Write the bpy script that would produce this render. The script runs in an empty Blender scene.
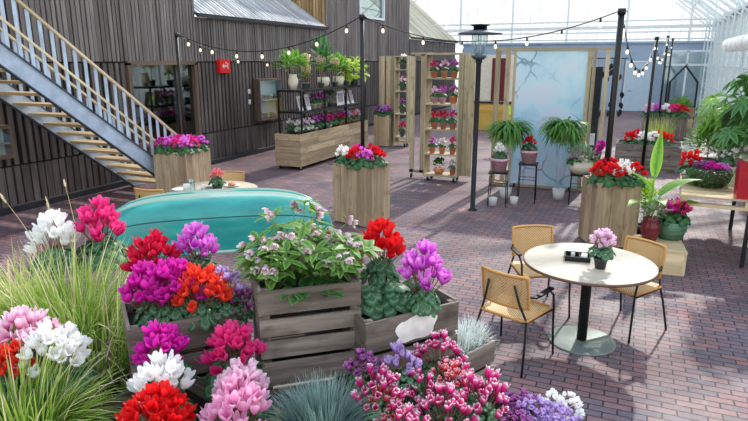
import bpy, math, random
from mathutils import Vector, Matrix, Euler
C = bpy.context.scene.collection
PI = math.pi
R = math.radians
# ---------------------------------------------------------------- camera helpers (world: x across the hall, y along the facade)
FPX, CAMZ, PITCH, YAW = 590.0, 2.55, math.atan(150/590), R(23.6)
def ray(px, py):
    v = (210.5-py)/FPX; u = (px-374)/FPX
    y = math.cos(PITCH)+v*math.sin(PITCH); z = -math.sin(PITCH)+v*math.cos(PITCH)
    return (u*math.cos(YAW)-y*math.sin(YAW), u*math.sin(YAW)+y*math.cos(YAW), z)
def at(px, py, z):
    r = ray(px, py); t = (z-CAMZ)/r[2]
    return Vector((r[0]*t, r[1]*t, z))
def atx(px, py, X):
    r = ray(px, py); t = X/r[0]
    return Vector((X, r[1]*t, CAMZ+r[2]*t))
def aty(px, py, Y):
    r = ray(px, py); t = Y/r[1]
    return Vector((r[0]*t, Y, CAMZ+r[2]*t))
def srgb(h):
    h = h.lstrip('#'); o = []
    for i in (0, 2, 4):
        c = int(h[i:i+2], 16)/255
        o.append(c/12.92 if c <= .04045 else ((c+.055)/1.055)**2.4)
    return (o[0], o[1], o[2], 1)
# ---------------------------------------------------------------- materials
def newmat(name):
    m = bpy.data.materials.new(name); m.use_nodes = True
    nt = m.node_tree; nt.nodes.clear()
    out = nt.nodes.new('ShaderNodeOutputMaterial')
    return m, nt, out
def N(nt, t, **k):
    n = nt.nodes.new(t)
    for a, b in k.items(): setattr(n, a, b)
    return n
def princ(nt, rough=.6, metal=0, spec=.5):
    p = N(nt, 'ShaderNodeBsdfPrincipled')
    p.inputs['Roughness'].default_value = rough; p.inputs['Metallic'].default_value = metal
    p.inputs['Specular IOR Level'].default_value = spec
    return p
def ramp(nt, stops):
    r = N(nt, 'ShaderNodeValToRGB'); e = r.color_ramp.elements
    while len(e) < len(stops): e.new(.5)
    for i, (p, c) in enumerate(stops): e[i].position = p; e[i].color = srgb(c) if isinstance(c, str) else c
    return r
def noise(nt, vec, scale, detail=3, rough=.5):
    n = N(nt, 'ShaderNodeTexNoise'); n.inputs['Scale'].default_value = scale
    n.inputs['Detail'].default_value = detail; n.inputs['Roughness'].default_value = rough
    if vec is not None: nt.links.new(vec, n.inputs['Vector'])
    return n
def mapping(nt, vec, scale=(1, 1, 1), rot=(0, 0, 0), loc=(0, 0, 0)):
    m = N(nt, 'ShaderNodeMapping'); m.inputs['Scale'].default_value = scale
    m.inputs['Rotation'].default_value = rot; m.inputs['Location'].default_value = loc
    nt.links.new(vec, m.inputs['Vector']); return m.outputs[0]
def mixc(nt, a, b, f, mode='MIX'):
    m = N(nt, 'ShaderNodeMix', data_type='RGBA', blend_type=mode)
    for s, v in ((6, a), (7, b), (0, f)):
        if hasattr(v, 'links') or hasattr(v, 'is_linked'): nt.links.new(v, m.inputs[s])
        elif s == 0: m.inputs[0].default_value = v
        else: m.inputs[s].default_value = srgb(v) if isinstance(v, str) else v
    return m.outputs[2]
def plain(name, c, rough=.6, metal=0, spec=.5, var=.0, vs=6):
    m, nt, out = newmat(name); p = princ(nt, rough, metal, spec)
    p.inputs['Base Color'].default_value = srgb(c)
    tc = N(nt, 'ShaderNodeTexCoord'); n = noise(nt, tc.outputs['Object'], vs, 4)
    col = srgb(c); a = tuple(x*(1-var) for x in col[:3])+(1,); b = tuple(min(1, x*(1+var)) for x in col[:3])+(1,)
    r = ramp(nt, [(.3, a), (.7, b)]); nt.links.new(n.outputs[0], r.inputs[0]); nt.links.new(r.outputs[0], p.inputs['Base Color'])
    nt.links.new(p.outputs[0], out.inputs[0]); return m
def wood(name, c1, c2, c3=None, rough=.7, grain=38, bump=.25):
    """UV.x runs along the grain, UV.y across; every plank has its own offset"""
    m, nt, out = newmat(name); p = princ(nt, rough, 0, .3)
    uv = N(nt, 'ShaderNodeUVMap').outputs[0]
    n1 = noise(nt, mapping(nt, uv, (1.6, grain, 1)), 1, 5, .6)
    n2 = noise(nt, mapping(nt, uv, (.25, 2.2, 1)), 1, 1)
    n3 = noise(nt, mapping(nt, uv, (5, 9, 1)), 1, 3)
    r1 = ramp(nt, [(.3, c1), (.7, c2)]); nt.links.new(n1.outputs[0], r1.inputs[0])
    r2 = ramp(nt, [(.35, (.62, .60, .58, 1)), (.65, (1.12, 1.12, 1.12, 1))]); nt.links.new(n2.outputs[0], r2.inputs[0])
    c = mixc(nt, r1.outputs[0], r2.outputs[0], 1.0, 'MULTIPLY')
    if c3:
        r3 = ramp(nt, [(.55, (0, 0, 0, 1)), (.75, (1, 1, 1, 1))]); nt.links.new(n3.outputs[0], r3.inputs[0])
        c = mixc(nt, c, c3, r3.outputs[0])
    nt.links.new(c, p.inputs['Base Color'])
    b = N(nt, 'ShaderNodeBump'); b.inputs['Strength'].default_value = bump; b.inputs['Distance'].default_value = .004
    nt.links.new(n1.outputs[0], b.inputs['Height']); nt.links.new(b.outputs[0], p.inputs['Normal'])
    nt.links.new(p.outputs[0], out.inputs[0]); return m
def leafy(name, stops, transl=.35, rough=.45, coord='u', rnd=.25):
    """colour along u (base/centre) or v (tip); thin tissue lets light through"""
    m, nt, out = newmat(name); p = princ(nt, rough, 0, .35)
    uv = N(nt, 'ShaderNodeUVMap').outputs[0]; s = N(nt, 'ShaderNodeSeparateXYZ'); nt.links.new(uv, s.inputs[0])
    tc = N(nt, 'ShaderNodeTexCoord'); n = noise(nt, tc.outputs['Object'], 26, 2)
    v = s.outputs[0] if coord == 'u' else s.outputs[1]
    ma = N(nt, 'ShaderNodeMath', operation='MULTIPLY_ADD'); nt.links.new(n.outputs[0], ma.inputs[0]); ma.inputs[1].default_value = rnd
    sb = N(nt, 'ShaderNodeMath', operation='SUBTRACT'); nt.links.new(v, sb.inputs[0]); sb.inputs[1].default_value = rnd/2
    nt.links.new(sb.outputs[0], ma.inputs[2])
    r = ramp(nt, stops); nt.links.new(ma.outputs[0], r.inputs[0])
    nt.links.new(r.outputs[0], p.inputs['Base Color'])
    t = N(nt, 'ShaderNodeBsdfTranslucent'); nt.links.new(r.outputs[0], t.inputs[0])
    mx = N(nt, 'ShaderNodeMixShader'); mx.inputs[0].default_value = transl
    nt.links.new(p.outputs[0], mx.inputs[1]); nt.links.new(t.outputs[0], mx.inputs[2]); nt.links.new(mx.outputs[0], out.inputs[0])
    return m
def glass(name, tint='#dfeef2', clear=.75, rough=.05):
    m, nt, out = newmat(name)
    g = N(nt, 'ShaderNodeBsdfGlossy'); g.inputs[0].default_value = srgb('#ffffff'); g.inputs[1].default_value = rough
    t = N(nt, 'ShaderNodeBsdfTransparent'); t.inputs[0].default_value = srgb(tint)
    mx = N(nt, 'ShaderNodeMixShader'); mx.inputs[0].default_value = clear
    nt.links.new(g.outputs[0], mx.inputs[1]); nt.links.new(t.outputs[0], mx.inputs[2]); nt.links.new(mx.outputs[0], out.inputs[0]); return m
def milky(name, c, clear=.3):
    m, nt, out = newmat(name)
    d = N(nt, 'ShaderNodeBsdfDiffuse'); tl = N(nt, 'ShaderNodeBsdfTranslucent'); t = N(nt, 'ShaderNodeBsdfTransparent')
    tc = N(nt, 'ShaderNodeTexCoord'); n = noise(nt, mapping(nt, tc.outputs['Object'], (.4, .4, 1.5)), 1.2, 4)
    a = srgb(c); r = ramp(nt, [(.35, tuple(x*.86 for x in a[:3])+(1,)), (.65, a)]); nt.links.new(n.outputs[0], r.inputs[0])
    nt.links.new(r.outputs[0], d.inputs[0]); nt.links.new(r.outputs[0], tl.inputs[0])
    m1 = N(nt, 'ShaderNodeMixShader'); m1.inputs[0].default_value = .6
    nt.links.new(d.outputs[0], m1.inputs[1]); nt.links.new(tl.outputs[0], m1.inputs[2])
    m2 = N(nt, 'ShaderNodeMixShader'); m2.inputs[0].default_value = clear
    nt.links.new(m1.outputs[0], m2.inputs[1]); nt.links.new(t.outputs[0], m2.inputs[2]); nt.links.new(m2.outputs[0], out.inputs[0]); return m
def emit(name, c, s):
    m, nt, out = newmat(name); e = N(nt, 'ShaderNodeEmission'); e.inputs[0].default_value = srgb(c); e.inputs[1].default_value = s
    nt.links.new(e.outputs[0], out.inputs[0]); return m

def brick_mat():
    m, nt, out = newmat('clinker_bricks'); p = princ(nt, .62, 0, .4)
    tc = N(nt, 'ShaderNodeTexCoord'); ob = tc.outputs['Object']
    b = N(nt, 'ShaderNodeTexBrick'); b.offset = .5
    nt.links.new(ob, b.inputs['Vector'])
    b.inputs['Scale'].default_value = 1; b.inputs['Brick Width'].default_value = .205; b.inputs['Row Height'].default_value = .082
    b.inputs['Mortar Size'].default_value = .007; b.inputs['Mortar Smooth'].default_value = .3; b.inputs['Bias'].default_value = 0
    b.inputs['Color1'].default_value = srgb('#8f6e6c'); b.inputs['Color2'].default_value = srgb('#66606a'); b.inputs['Mortar'].default_value = srgb('#35302f')
    n = noise(nt, ob, .9, 4); r = ramp(nt, [(.35, (.72, .66, .68, 1)), (.65, (1.15, 1.08, 1.08, 1))]); nt.links.new(n.outputs[0], r.inputs[0])
    c = mixc(nt, b.outputs[0], r.outputs[0], 1.0, 'MULTIPLY')
    n2 = noise(nt, ob, 30, 4); r2 = ramp(nt, [(.3, (.82, .82, .84, 1)), (.7, (1.12, 1.1, 1.1, 1))]); nt.links.new(n2.outputs[0], r2.inputs[0])
    c = mixc(nt, c, r2.outputs[0], 1.0, 'MULTIPLY')
    n4 = noise(nt, mapping(nt, ob, (1, 1, 1), loc=(5, 2, 0)), 2.3, 5, .65); r4 = ramp(nt, [(.60, (0, 0, 0, 1)), (.78, (.45, .45, .45, 1))]); nt.links.new(n4.outputs[0], r4.inputs[0])
    c = mixc(nt, c, '#b9b2ae', r4.outputs[0])
    nt.links.new(c, p.inputs['Base Color'])
    r3 = ramp(nt, [(.3, (.5, .5, .5, 1)), (.7, (.8, .8, .8, 1))]); nt.links.new(n.outputs[0], r3.inputs[0]); nt.links.new(r3.outputs[0], p.inputs['Roughness'])
    bp = N(nt, 'ShaderNodeBump'); bp.inputs['Strength'].default_value = .6; bp.inputs['Distance'].default_value = .006
    iv = N(nt, 'ShaderNodeMath', operation='SUBTRACT'); iv.inputs[0].default_value = 1; nt.links.new(b.outputs[1], iv.inputs[1])
    nt.links.new(iv.outputs[0], bp.inputs['Height']); nt.links.new(bp.outputs[0], p.inputs['Normal'])
    nt.links.new(p.outputs[0], out.inputs[0]); return m
def painted_panel_mat():
    m, nt, out = newmat('sky_painted_panel'); p = princ(nt, .5, 0, .3)
    tc = N(nt, 'ShaderNodeTexCoord'); ob = tc.outputs['Object']
    wob = noise(nt, ob, 1.5, 3); vv = mixc(nt, ob, wob.outputs[1], .35)
    n1 = noise(nt, mapping(nt, vv, (1, 1, 1)), 1.6, 4, .6)
    r1 = ramp(nt, [(.3, '#7fb0d0'), (.42, '#a9d0e2'), (.52, '#c8e4ec'), (.60, '#e2dbe8')]); nt.links.new(n1.outputs[0], r1.inputs[0])
    s = N(nt, 'ShaderNodeSeparateXYZ'); nt.links.new(ob, s.inputs[0])
    g = ramp(nt, [(0.0, '#8db4cf'), (.45, '#8fc0dc'), (.75, '#cfe6ee'), (1, '#d6ecf1')])
    dv = N(nt, 'ShaderNodeMath', operation='MULTIPLY'); dv.inputs[1].default_value = 1/2.7; nt.links.new(s.outputs[2], dv.inputs[0]); nt.links.new(dv.outputs[0], g.inputs[0])
    c = mixc(nt, r1.outputs[0], g.outputs[0], .45)
    # crackled relief lines
    vo = N(nt, 'ShaderNodeTexVoronoi', feature='DISTANCE_TO_EDGE'); vo.inputs['Scale'].default_value = 2.6; nt.links.new(vv, vo.inputs['Vector'])
    n3 = noise(nt, ob, 1.1, 3)
    lr = ramp(nt, [(.0, (1, 1, 1, 1)), (.04, (0, 0, 0, 1))]); nt.links.new(vo.outputs[0], lr.inputs[0])
    mk = ramp(nt, [(.42, (0, 0, 0, 1)), (.56, (.8, .8, .8, 1))]); nt.links.new(n3.outputs[0], mk.inputs[0])
    f = mixc(nt, lr.outputs[0], mk.outputs[0], 1.0, 'MULTIPLY')
    c = mixc(nt, c, '#4f7690', f)
    nt.links.new(c, p.inputs['Base Color']); nt.links.new(p.outputs[0], out.inputs[0]); return m
def rattan_mat():
    m, nt, out = newmat('woven_cane'); p = princ(nt, .5, 0, .4)
    uv = N(nt, 'ShaderNodeUVMap').outputs[0]
    ck = N(nt, 'ShaderNodeTexVoronoi'); ck.inputs['Scale'].default_value = 55; ck.inputs['Randomness'].default_value = .0
    nt.links.new(mapping(nt, uv, (1, 1, 1), (0, 0, R(45))), ck.inputs['Vector'])
    r = ramp(nt, [(.17, '#7a4c1c'), (.30, '#c89a5c'), (.6, '#e6c48c')]); nt.links.new(ck.outputs[0], r.inputs[0])
    nt.links.new(r.outputs[0], p.inputs['Base Color'])
    t = N(nt, 'ShaderNodeBsdfTransparent'); mx = N(nt, 'ShaderNodeMixShader')
    h = ramp(nt, [(.17, (0, 0, 0, 1)), (.2, (1, 1, 1, 1))]); nt.links.new(ck.outputs[0], h.inputs[0]); nt.links.new(h.outputs[0], mx.inputs[0])
    nt.links.new(t.outputs[0], mx.inputs[1]); nt.links.new(p.outputs[0], mx.inputs[2]); nt.links.new(mx.outputs[0], out.inputs[0]); return m

M = {}
M['floor'] = brick_mat()
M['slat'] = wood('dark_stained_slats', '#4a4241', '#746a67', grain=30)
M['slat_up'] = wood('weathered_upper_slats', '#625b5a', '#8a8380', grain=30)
M['slat_gap'] = plain('black_membrane', '#151312', .9, var=.2)
M['slat_warm'] = wood('warm_brown_slats', '#8b6e4a', '#c7a67a', grain=20)
M['slat_cream'] = wood('sunlit_cream_slats', '#cfc8ae', '#efe9d6', grain=20)  # cream tone carries the sunlight on the roof slats in its colour
M['roof_slat'] = wood('grey_roof_slats', '#8f9298', '#d0d2d6', grain=20)
M['plinth'] = plain('black_plinth', '#22242b', .7, var=.2)
M['steel'] = plain('galvanised_steel', '#b9c8da', .5, .1, var=.18, vs=5)
M['steel_d'] = plain('galvanised_edge', '#4c5664', .5, .3)
M['tread'] = wood('pine_treads', '#b89c72', '#d6bf98')
M['rail'] = wood('pine_handrail', '#d8c29c', '#f0dfbf')
M['planter'] = wood('pale_scaffold_wood', '#a38d70', '#cab393', '#8c785d', grain=26)
M['screen'] = wood('bleached_stud_wood', '#ab9b7d', '#cfc0a0', '#958567', grain=30)
M['crate'] = wood('grey_weathered_crate_wood', '#5f534b', '#a3968a', '#4a3f38', grain=20, bump=.5)
M['pallet'] = wood('pale_pallet_wood', '#cbb28a', '#e8d3ac')
M['black'] = plain('black_powder_coat', '#17181a', .45, .2, var=.2)
M['black_soft'] = plain('matt_black', '#202122', .8, var=.2)
M['white'] = plain('white_paint', '#eef1f2', .5, var=.05)
M['greenhouse'] = plain('greenhouse_white_steel', '#dfe7e8', .4, .1, var=.05)
M['bluewall'] = plain('blue_wall_paint', '#a3b5cb', .7, var=.08, vs=1)
M['bluedoor'] = plain('pale_blue_door', '#bcd0de', .5, var=.04)
M['soil'] = plain('dark_potting_soil', '#2a211b', .95, var=.3, vs=40)
M['rattan'] = rattan_mat()
M['cane'] = wood('cane_edge', '#c58a44', '#e0ae6c')
M['tabletop'] = wood('washed_table_wood', '#b9ae9c', '#cfc5b2', '#a69a87', rough=.45, grain=9, bump=.03)
M['tableedge'] = plain('brown_table_edge', '#6d5240', .5, var=.15)
M['disc'] = plain('brushed_metal_disc', '#7f8a84', .55, .4, var=.12)
M['boat'] = None
M['glass'] = glass('window_glass')
M['clear'] = glass('clear_glass', '#eaf3f3', .82)
M['roofglass'] = glass('roof_glass', '#ffffff', .985)
M['milky'] = milky('whitewashed_glass', '#f6f6f4', .28)
M['panel'] = painted_panel_mat()
M['red'] = plain('fire_sign_red', '#d0263a', .5)
M['redpot'] = plain('glossy_red_pot', '#b01623', .3, var=.15)
M['darkred'] = plain('dark_red_glazed_pot', '#6b2028', .25, var=.2)
M['terra'] = plain('terracotta', '#d28a62', .8, var=.12)
M['pinkpot'] = plain('pink_marbled_pot', '#d3a2b0', .6, var=.3, vs=30)
M['cream'] = plain('cream_ceramic', '#e9dfca', .4, var=.08)
M['greypot'] = plain('grey_green_pot', '#66706a', .6, var=.2)
M['darkpot'] = plain('charcoal_pot', '#3b3e43', .5, var=.2)
M['straw'] = leafy('dry_straw', [(.0, '#b59d6a'), (.6, '#e4d5a8'), (1, '#f5ecd0')], .3, coord='v')
M['bulb'] = emit('bulb_glow', '#fff0d2', 1.6)
M['counter'] = wood('yellow_counter_wood', '#c79b3f', '#e0bb63', grain=10)
M['maroon'] = plain('maroon_panel', '#6d1d28', .7)
M['silver'] = plain('silvery_leaf', '#dfe5e0', .8, var=.1)
M['paper'] = plain('white_paper', '#edeae4', .7, var=.1, vs=20)
M['graphic'] = plain('printed_card', '#a99db0', .7, var=.6, vs=25)
M['basket_g'] = wood('green_basket_weave', '#34553f', '#7fae8b', grain=60)
M['basket_d'] = wood('dark_basket_weave', '#2b3a2a', '#516046', grain=60)
M['basket_w'] = wood('pale_basket_weave', '#c9c3ae', '#efe9d4', grain=60)
# foliage & petals
M['cyc_leaf'] = leafy('marbled_cyclamen_leaf', [(.0, '#4a7546'), (.35, '#3a6540'), (.56, '#6d9273'), (.72, '#3f6e46'), (1, '#2f5a35')], .2, .45, 'u', .55)
M['cyc_leaf_d'] = leafy('dark_cyclamen_leaf', [(.0, '#4e7a48'), (.5, '#3c6a3c'), (1, '#24502b')], .2, .5, 'u', .4)
M['leaf'] = leafy('fresh_green_leaf', [(.0, '#5c8f34'), (.5, '#7fb245'), (1, '#9ccb5a')], .45, .45, 'u', .8)
M['leaf_d'] = leafy('deep_green_leaf', [(.0, '#2c5a2c'), (.5, '#467c3c'), (1, '#6a9a4e')], .35, .4, 'u', .8)
M['leaf_d2'] = leafy('fern_green', [(.0, '#3d7034'), (.5, '#5c963f'), (1, '#86b257')], .35, .45, 'u', .8)
M['leaf_y'] = leafy('lime_leaf', [(.0, '#9cc23c'), (.5, '#c3dc55'), (1, '#e0ee80')], .5, .5, 'u', .8)
M['leaf_g'] = leafy('grey_green_leaf', [(.0, '#7d9270'), (.5, '#a4b795'), (1, '#c3d0b4')], .35, .6, 'u', .8)
M['hell'] = leafy('hellebore_leaf', [(.0, '#4b7a33'), (.4, '#67963f'), (.75, '#7ba34c'), (1, '#96b563')], .35, .45, 'u', .9)
M['blade'] = leafy('grass_blade', [(.0, '#3c6a26'), (.5, '#749c34'), (.85, '#a9be58'), (1, '#dcd898')], .4, .5, 'v', .3)
M['blade2'] = leafy('fine_grass_blade', [(.0, '#5f8f35'), (.6, '#a3c24d'), (1, '#dcd98c')], .4, .5, 'v', .3)
M['fescue'] = leafy('blue_grass_blade', [(.0, '#2c4640'), (.5, '#587b76'), (1, '#93aaa2')], .25, .5, 'v', .3)
M['stem_r'] = leafy('reddish_stem', [(.0, '#7a5a40'), (1, '#a06a60')], .2)
M['stem_g'] = leafy('green_stem', [(.0, '#5f7a38'), (1, '#93a85a')], .2)
def petal(name, a, b, c=None, t=.4):
    M[name] = leafy('petal_'+name, [(.0, a), (.5, b), (1, c or b)], t, .5, 'v', .3)
petal('white', '#e9e6e4', '#fbf9f6', '#ffffff'); petal('red', '#b00a14', '#e0141f', '#ef2b2b'); petal('magenta', '#a8087c', '#d417a4', '#e63fc0')
petal('hotpink', '#c01060', '#ee2a86', '#f5559f'); petal('orange', '#c81a14', '#f0382a', '#f55a40'); petal('crimson', '#9a0a34', '#d1103c', '#e02850')
petal('violet', '#a81ab0', '#e05ad8', '#ef9be8'); petal('pale', '#e56fb0', '#f0a6cf', '#f8cbe2'); petal('candy', '#c22a7c', '#f3b4d4', '#fbeaf3')
M['bicol'] = leafy('petal_bicolour_pink', [(.0, '#a0105c'), (.55, '#d6287f'), (.80, '#e66aa8'), (.93, '#fdeef4')], .35, .5, 'v', .2); M['bired'] = leafy('petal_bicolour_red', [(.0, '#c01030'), (.55, '#e63c50'), (.82, '#f0848c'), (.95, '#fdeeec')], .35, .5, 'v', .2); petal('purple', '#5c1350', '#8e2a86', '#c98ac6')
petal('lilac', '#8e5ab0', '#b995d8', '#ddc9ee'); petal('softpink', '#f0b6dc', '#f5cde8', '#fbe6f4'); petal('coral', '#d8414a', '#f0707a', '#f8a0a0')
petal('cream_f', '#d2b080', '#e6cda4', '#f2e2c4'); petal('whpink', '#d85a9a', '#f7e3ee', '#ffffff'); petal('hellf', '#b0708f', '#e0c2cc', '#f4ebe2')

# ---------------------------------------------------------------- mesh builder
class MB:
    def __init__(s, seed=0): s.v = []; s.f = []; s.uv = []; s.r = random.Random(seed); s.smooth = []
    def face(s, idx, uvs, sm=False): s.f.append(idx); s.uv.extend(uvs); s.smooth.append(sm)
    def box(s, c, d, rot=None, taper=None):
        """box centred at c, size d; uv follows the longest side"""
        hx, hy, hz = d[0]/2, d[1]/2, d[2]/2; n = len(s.v)
        P = [(x, y, z) for x in (-hx, hx) for y in (-hy, hy) for z in (-hz, hz)]
        Mx = None
        if rot is not None: Mx = rot if isinstance(rot, Matrix) else (Euler(rot).to_matrix() if isinstance(rot, tuple) else Matrix.Rotation(rot, 3, 'Z'))
        for p in P:
            q = Vector(p)
            if taper and p[2] > 0: q.x *= taper; q.y *= taper
            if Mx: q = Mx @ q
            s.v.append((q.x+c[0], q.y+c[1], q.z+c[2]))
        ax = max(range(3), key=lambda i: d[i]); ou, ov = s.r.uniform(0, 60), s.r.uniform(0, 60)
        for F in ((0, 1, 3, 2), (4, 6, 7, 5), (0, 4, 5, 1), (2, 3, 7, 6), (0, 2, 6, 4), (1, 5, 7, 3)):
            others = [i for i in range(3) if i != ax]
            uvs = []
            for i in F:
                p = P[i]; uvs.append((p[ax]+ou, p[others[0]]+p[others[1]]*1.0+ov))
            s.face([n+i for i in F], uvs)
    def bar(s, a, b, w, h=None, up=(0, 0, 1)):
        """rectangular bar from a to b"""
        a, b = Vector(a), Vector(b); d = b-a; L = d.length
        if L < 1e-6: return
        d.normalize(); u = Vector(up)
        if abs(d.dot(u)) > .99: u = Vector((0, 1, 0))
        x = d.cross(u).normalized(); z = x.cross(d).normalized()
        s.box((a+b)/2, (w, L, h or w), Matrix((x, d, z)).transposed())
    def tube(s, pts, r, seg=8, cap=True):
        pts = [Vector(p) for p in pts]; n = len(pts); rr = r if isinstance(r, (list, tuple)) else [r]*n
        prev = None; base = len(s.v); L = 0
        for i, p in enumerate(pts):
            d = (pts[min(i+1, n-1)]-pts[max(i-1, 0)])
            d = d.normalized() if d.length > 1e-9 else Vector((0, 0, 1))
            if prev is None: u = d.orthogonal().normalized()
            else:
                u = prev-d*prev.dot(d); u = u.normalized() if u.length > 1e-6 else d.orthogonal().normalized()
            prev = u; w = d.cross(u)
            for k in range(seg):
                a = 2*PI*k/seg; q = p+(u*math.cos(a)+w*math.sin(a))*rr[i]; s.v.append(q[:])
        for i in range(n-1):
            v0, v1 = i/(n-1), (i+1)/(n-1)
            for k in range(seg):
                k2 = (k+1) % seg
                s.face([base+i*seg+k, base+i*seg+k2, base+(i+1)*seg+k2, base+(i+1)*seg+k],
                       [(v0, k*.1), (v0, k*.1+.1), (v1, k*.1+.1), (v1, k*.1)], True)
        if cap and seg > 2:
            s.face([base+k for k in range(seg)][::-1], [(0, 0)]*seg); s.face([base+(n-1)*seg+k for k in range(seg)], [(1, 1)]*seg)
    def lathe(s, prof, c=(0, 0, 0), seg=20, sm=True, uvs=1):
        base = len(s.v); n = len(prof)
        for r, z in prof:
            for k in range(seg):
                a = 2*PI*k/seg; s.v.append((c[0]+r*math.cos(a), c[1]+r*math.sin(a), c[2]+z))
        for i in range(n-1):
            for k in range(seg):
                k2 = (k+1) % seg
                s.face([base+i*seg+k, base+i*seg+k2, base+(i+1)*seg+k2, base+(i+1)*seg+k],
                       [(k/seg*uvs, i/n), ((k+1)/seg*uvs, i/n), ((k+1)/seg*uvs, (i+1)/n), (k/seg*uvs, (i+1)/n)], sm)
        if prof[0][0] > 1e-4: s.face([base+k for k in range(seg)][::-1], [(.5, .5)]*seg)
        if prof[-1][0] > 1e-4:
            s.face([base+(n-1)*seg+k for k in range(seg)], [(s.v[base+(n-1)*seg+k][0]-c[0], s.v[base+(n-1)*seg+k][1]-c[1]) for k in range(seg)])
    def grid(s, P, U=None, sm=True):
        """P[i][j] points"""
        base = len(s.v); a, b = len(P), len(P[0])
        for row in P:
            for p in row: s.v.append(tuple(p))
        for i in range(a-1):
            for j in range(b-1):
                q = [(i, j), (i, j+1), (i+1, j+1), (i+1, j)]
                s.face([base+x*b+y for x, y in q], [(U[x][y] if U else (y/(b-1), x/(a-1))) for x, y in q], sm)
    def poly(s, pts, uvs=None, sm=False):
        b = len(s.v); s.v.extend(tuple(p) for p in pts); s.face(list(range(b, b+len(pts))), uvs or [(p[0], p[1]) for p in pts], sm)
    def mesh(s, name):
        me = bpy.data.meshes.new(name); me.from_pydata(s.v, [], s.f)
        ul = me.uv_layers.new(name='UVMap'); flat = [c for p in s.uv for c in p]
        ul.data.foreach_set('uv', flat); me.polygons.foreach_set('use_smooth', s.smooth); me.update(); return me
    def build(s, name, mat, parent=None, loc=None):
        return link(name, s.mesh(name), mat, parent, loc)
def link(name, me, mat, parent=None, loc=None, rz=0, sc=None):
    o = bpy.data.objects.new(name, me); C.objects.link(o)
    if not me.materials: me.materials.append(None)
    o.material_slots[0].link = 'OBJECT'; o.material_slots[0].material = mat
    if parent: o.parent = parent
    if loc is not None: o.location = loc
    if rz: o.rotation_euler = (0, 0, rz)
    if sc: o.scale = (sc, sc, sc)
    return o
def tag(o, label, cat, group=None, kind=None):
    o['label'] = label; o['category'] = cat
    if group: o['group'] = group
    if kind: o['kind'] = kind
    return o
def thing(name, label, cat, loc=(0, 0, 0), rz=0, group=None, sc=None):
    o = bpy.data.objects.new(name, None); C.objects.link(o); o.location = loc; o.rotation_euler = (0, 0, rz)
    o.empty_display_size = .1
    if sc: o.scale = (sc, sc, sc)
    return tag(o, label, cat, group)
def struct(name, mb, mat, label=None, parent=None):
    o = mb.build(name, mat, parent)
    if not parent: o['kind'] = 'structure'; o['category'] = name.split('_')[0]; o['label'] = label
    return o
rnd = random.Random(7)

# ---------------------------------------------------------------- plants
def leaf_heart(mb, p, nrm, head, size, seg=10, dome=.22, notch=.35):
    """domed heart-shaped leaf; u = distance from the centre"""
    nrm = Vector(nrm).normalized(); head = Vector(head); head = (head-nrm*head.dot(nrm))
    head = head.normalized() if head.length > 1e-5 else nrm.orthogonal().normalized()
    side = nrm.cross(head); p = Vector(p); b = len(mb.v)
    mb.v.append(tuple(p+nrm*dome*size*.5))
    for ring, f in ((1, .55), (2, 1.0)):
        for k in range(seg):
            a = 2*PI*k/seg  # a=0 tip, pi = petiole notch
            r = size*(.5+.08*math.cos(a))*(1-notch*max(0, -math.cos(a))**6)
            w = 1+.05*math.sin(5*a+ring)
            z = dome*size*(.5-.5*f*f*1.5)+(.03*size*math.sin(4*a) if ring == 2 else 0)
            q = p+head*(math.cos(a)*r*f*w*1.08)+side*(math.sin(a)*r*f*w)+nrm*z
            mb.v.append(tuple(q))
    for k in range(seg):
        k2 = (k+1) % seg
        mb.face([b, b+1+k, b+1+k2], [(0, 0), (.5, .1), (.5, .2)], True)
        mb.face([b+1+k, b+1+seg+k, b+1+seg+k2, b+1+k2], [(.5, .1), (1, .1), (1, .2), (.5, .2)], True)
def leaf_long(mb, p, d, up, L, W, seg=6, droop=.3, fold=.15, cols=3, pow_=.9, v0=0):
    """lance-shaped leaf starting at p along d, drooping"""
    p = Vector(p); d = Vector(d).normalized(); up = Vector(up); side = d.cross(up)
    side = side.normalized() if side.length > 1e-5 else d.orthogonal().normalized()
    rows = []; U = []; q = p.copy(); dd = d.copy()
    for i in range(seg+1):
        t = i/seg; w = W*.5*math.sin(PI*min(1, (.06+.94*t))**pow_) if t < 1 else .0008
        n = side.cross(dd)
        rows.append([q+side*(w*j)+n*(fold*abs(j)*w) for j in ([-1, 0, 1] if cols == 3 else [-1, 1])])
        U.append([(abs(j), t) for j in ([-1, 0, 1] if cols == 3 else [-1, 1])])
        dd = (dd-Vector((0, 0, 1))*droop/seg).normalized(); q = q+dd*(L/seg)
    mb.grid(rows, U)
def petal_up(mb, p, rad, up, L, W, r, rows=4, ruf=.0, lean=.26):
    """one reflexed cyclamen petal: sweeps out, then up and round"""
    side = up.cross(rad); G = []; U = []; tw = r.uniform(-.5, .5); le = lean*r.uniform(.4, 1.5)
    prof = ((0, .25), (.33, .8), (.68, 1.0), (1, .42)) if rows == 4 else ((0, .3), (.5, 1), (1, .5))
    for t, w in prof:
        c = p+rad*(W*.22+L*le*math.sin(t*PI*.62))+up*(L*t)
        s2 = (side*math.cos(tw*t)+rad*math.sin(tw*t))
        row = []
        for j in (-1, 0, 1):
            row.append(c+s2*(j*W*.5*w)-rad*(W*.22*w*abs(j))+up*((L*.06 if j else .1*L)*(t > .9) + r.uniform(-ruf, ruf)*L))
        G.append(row); U.append([(abs(j), t) for j in (-1, 0, 1)])
    mb.grid(G, U)
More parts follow.
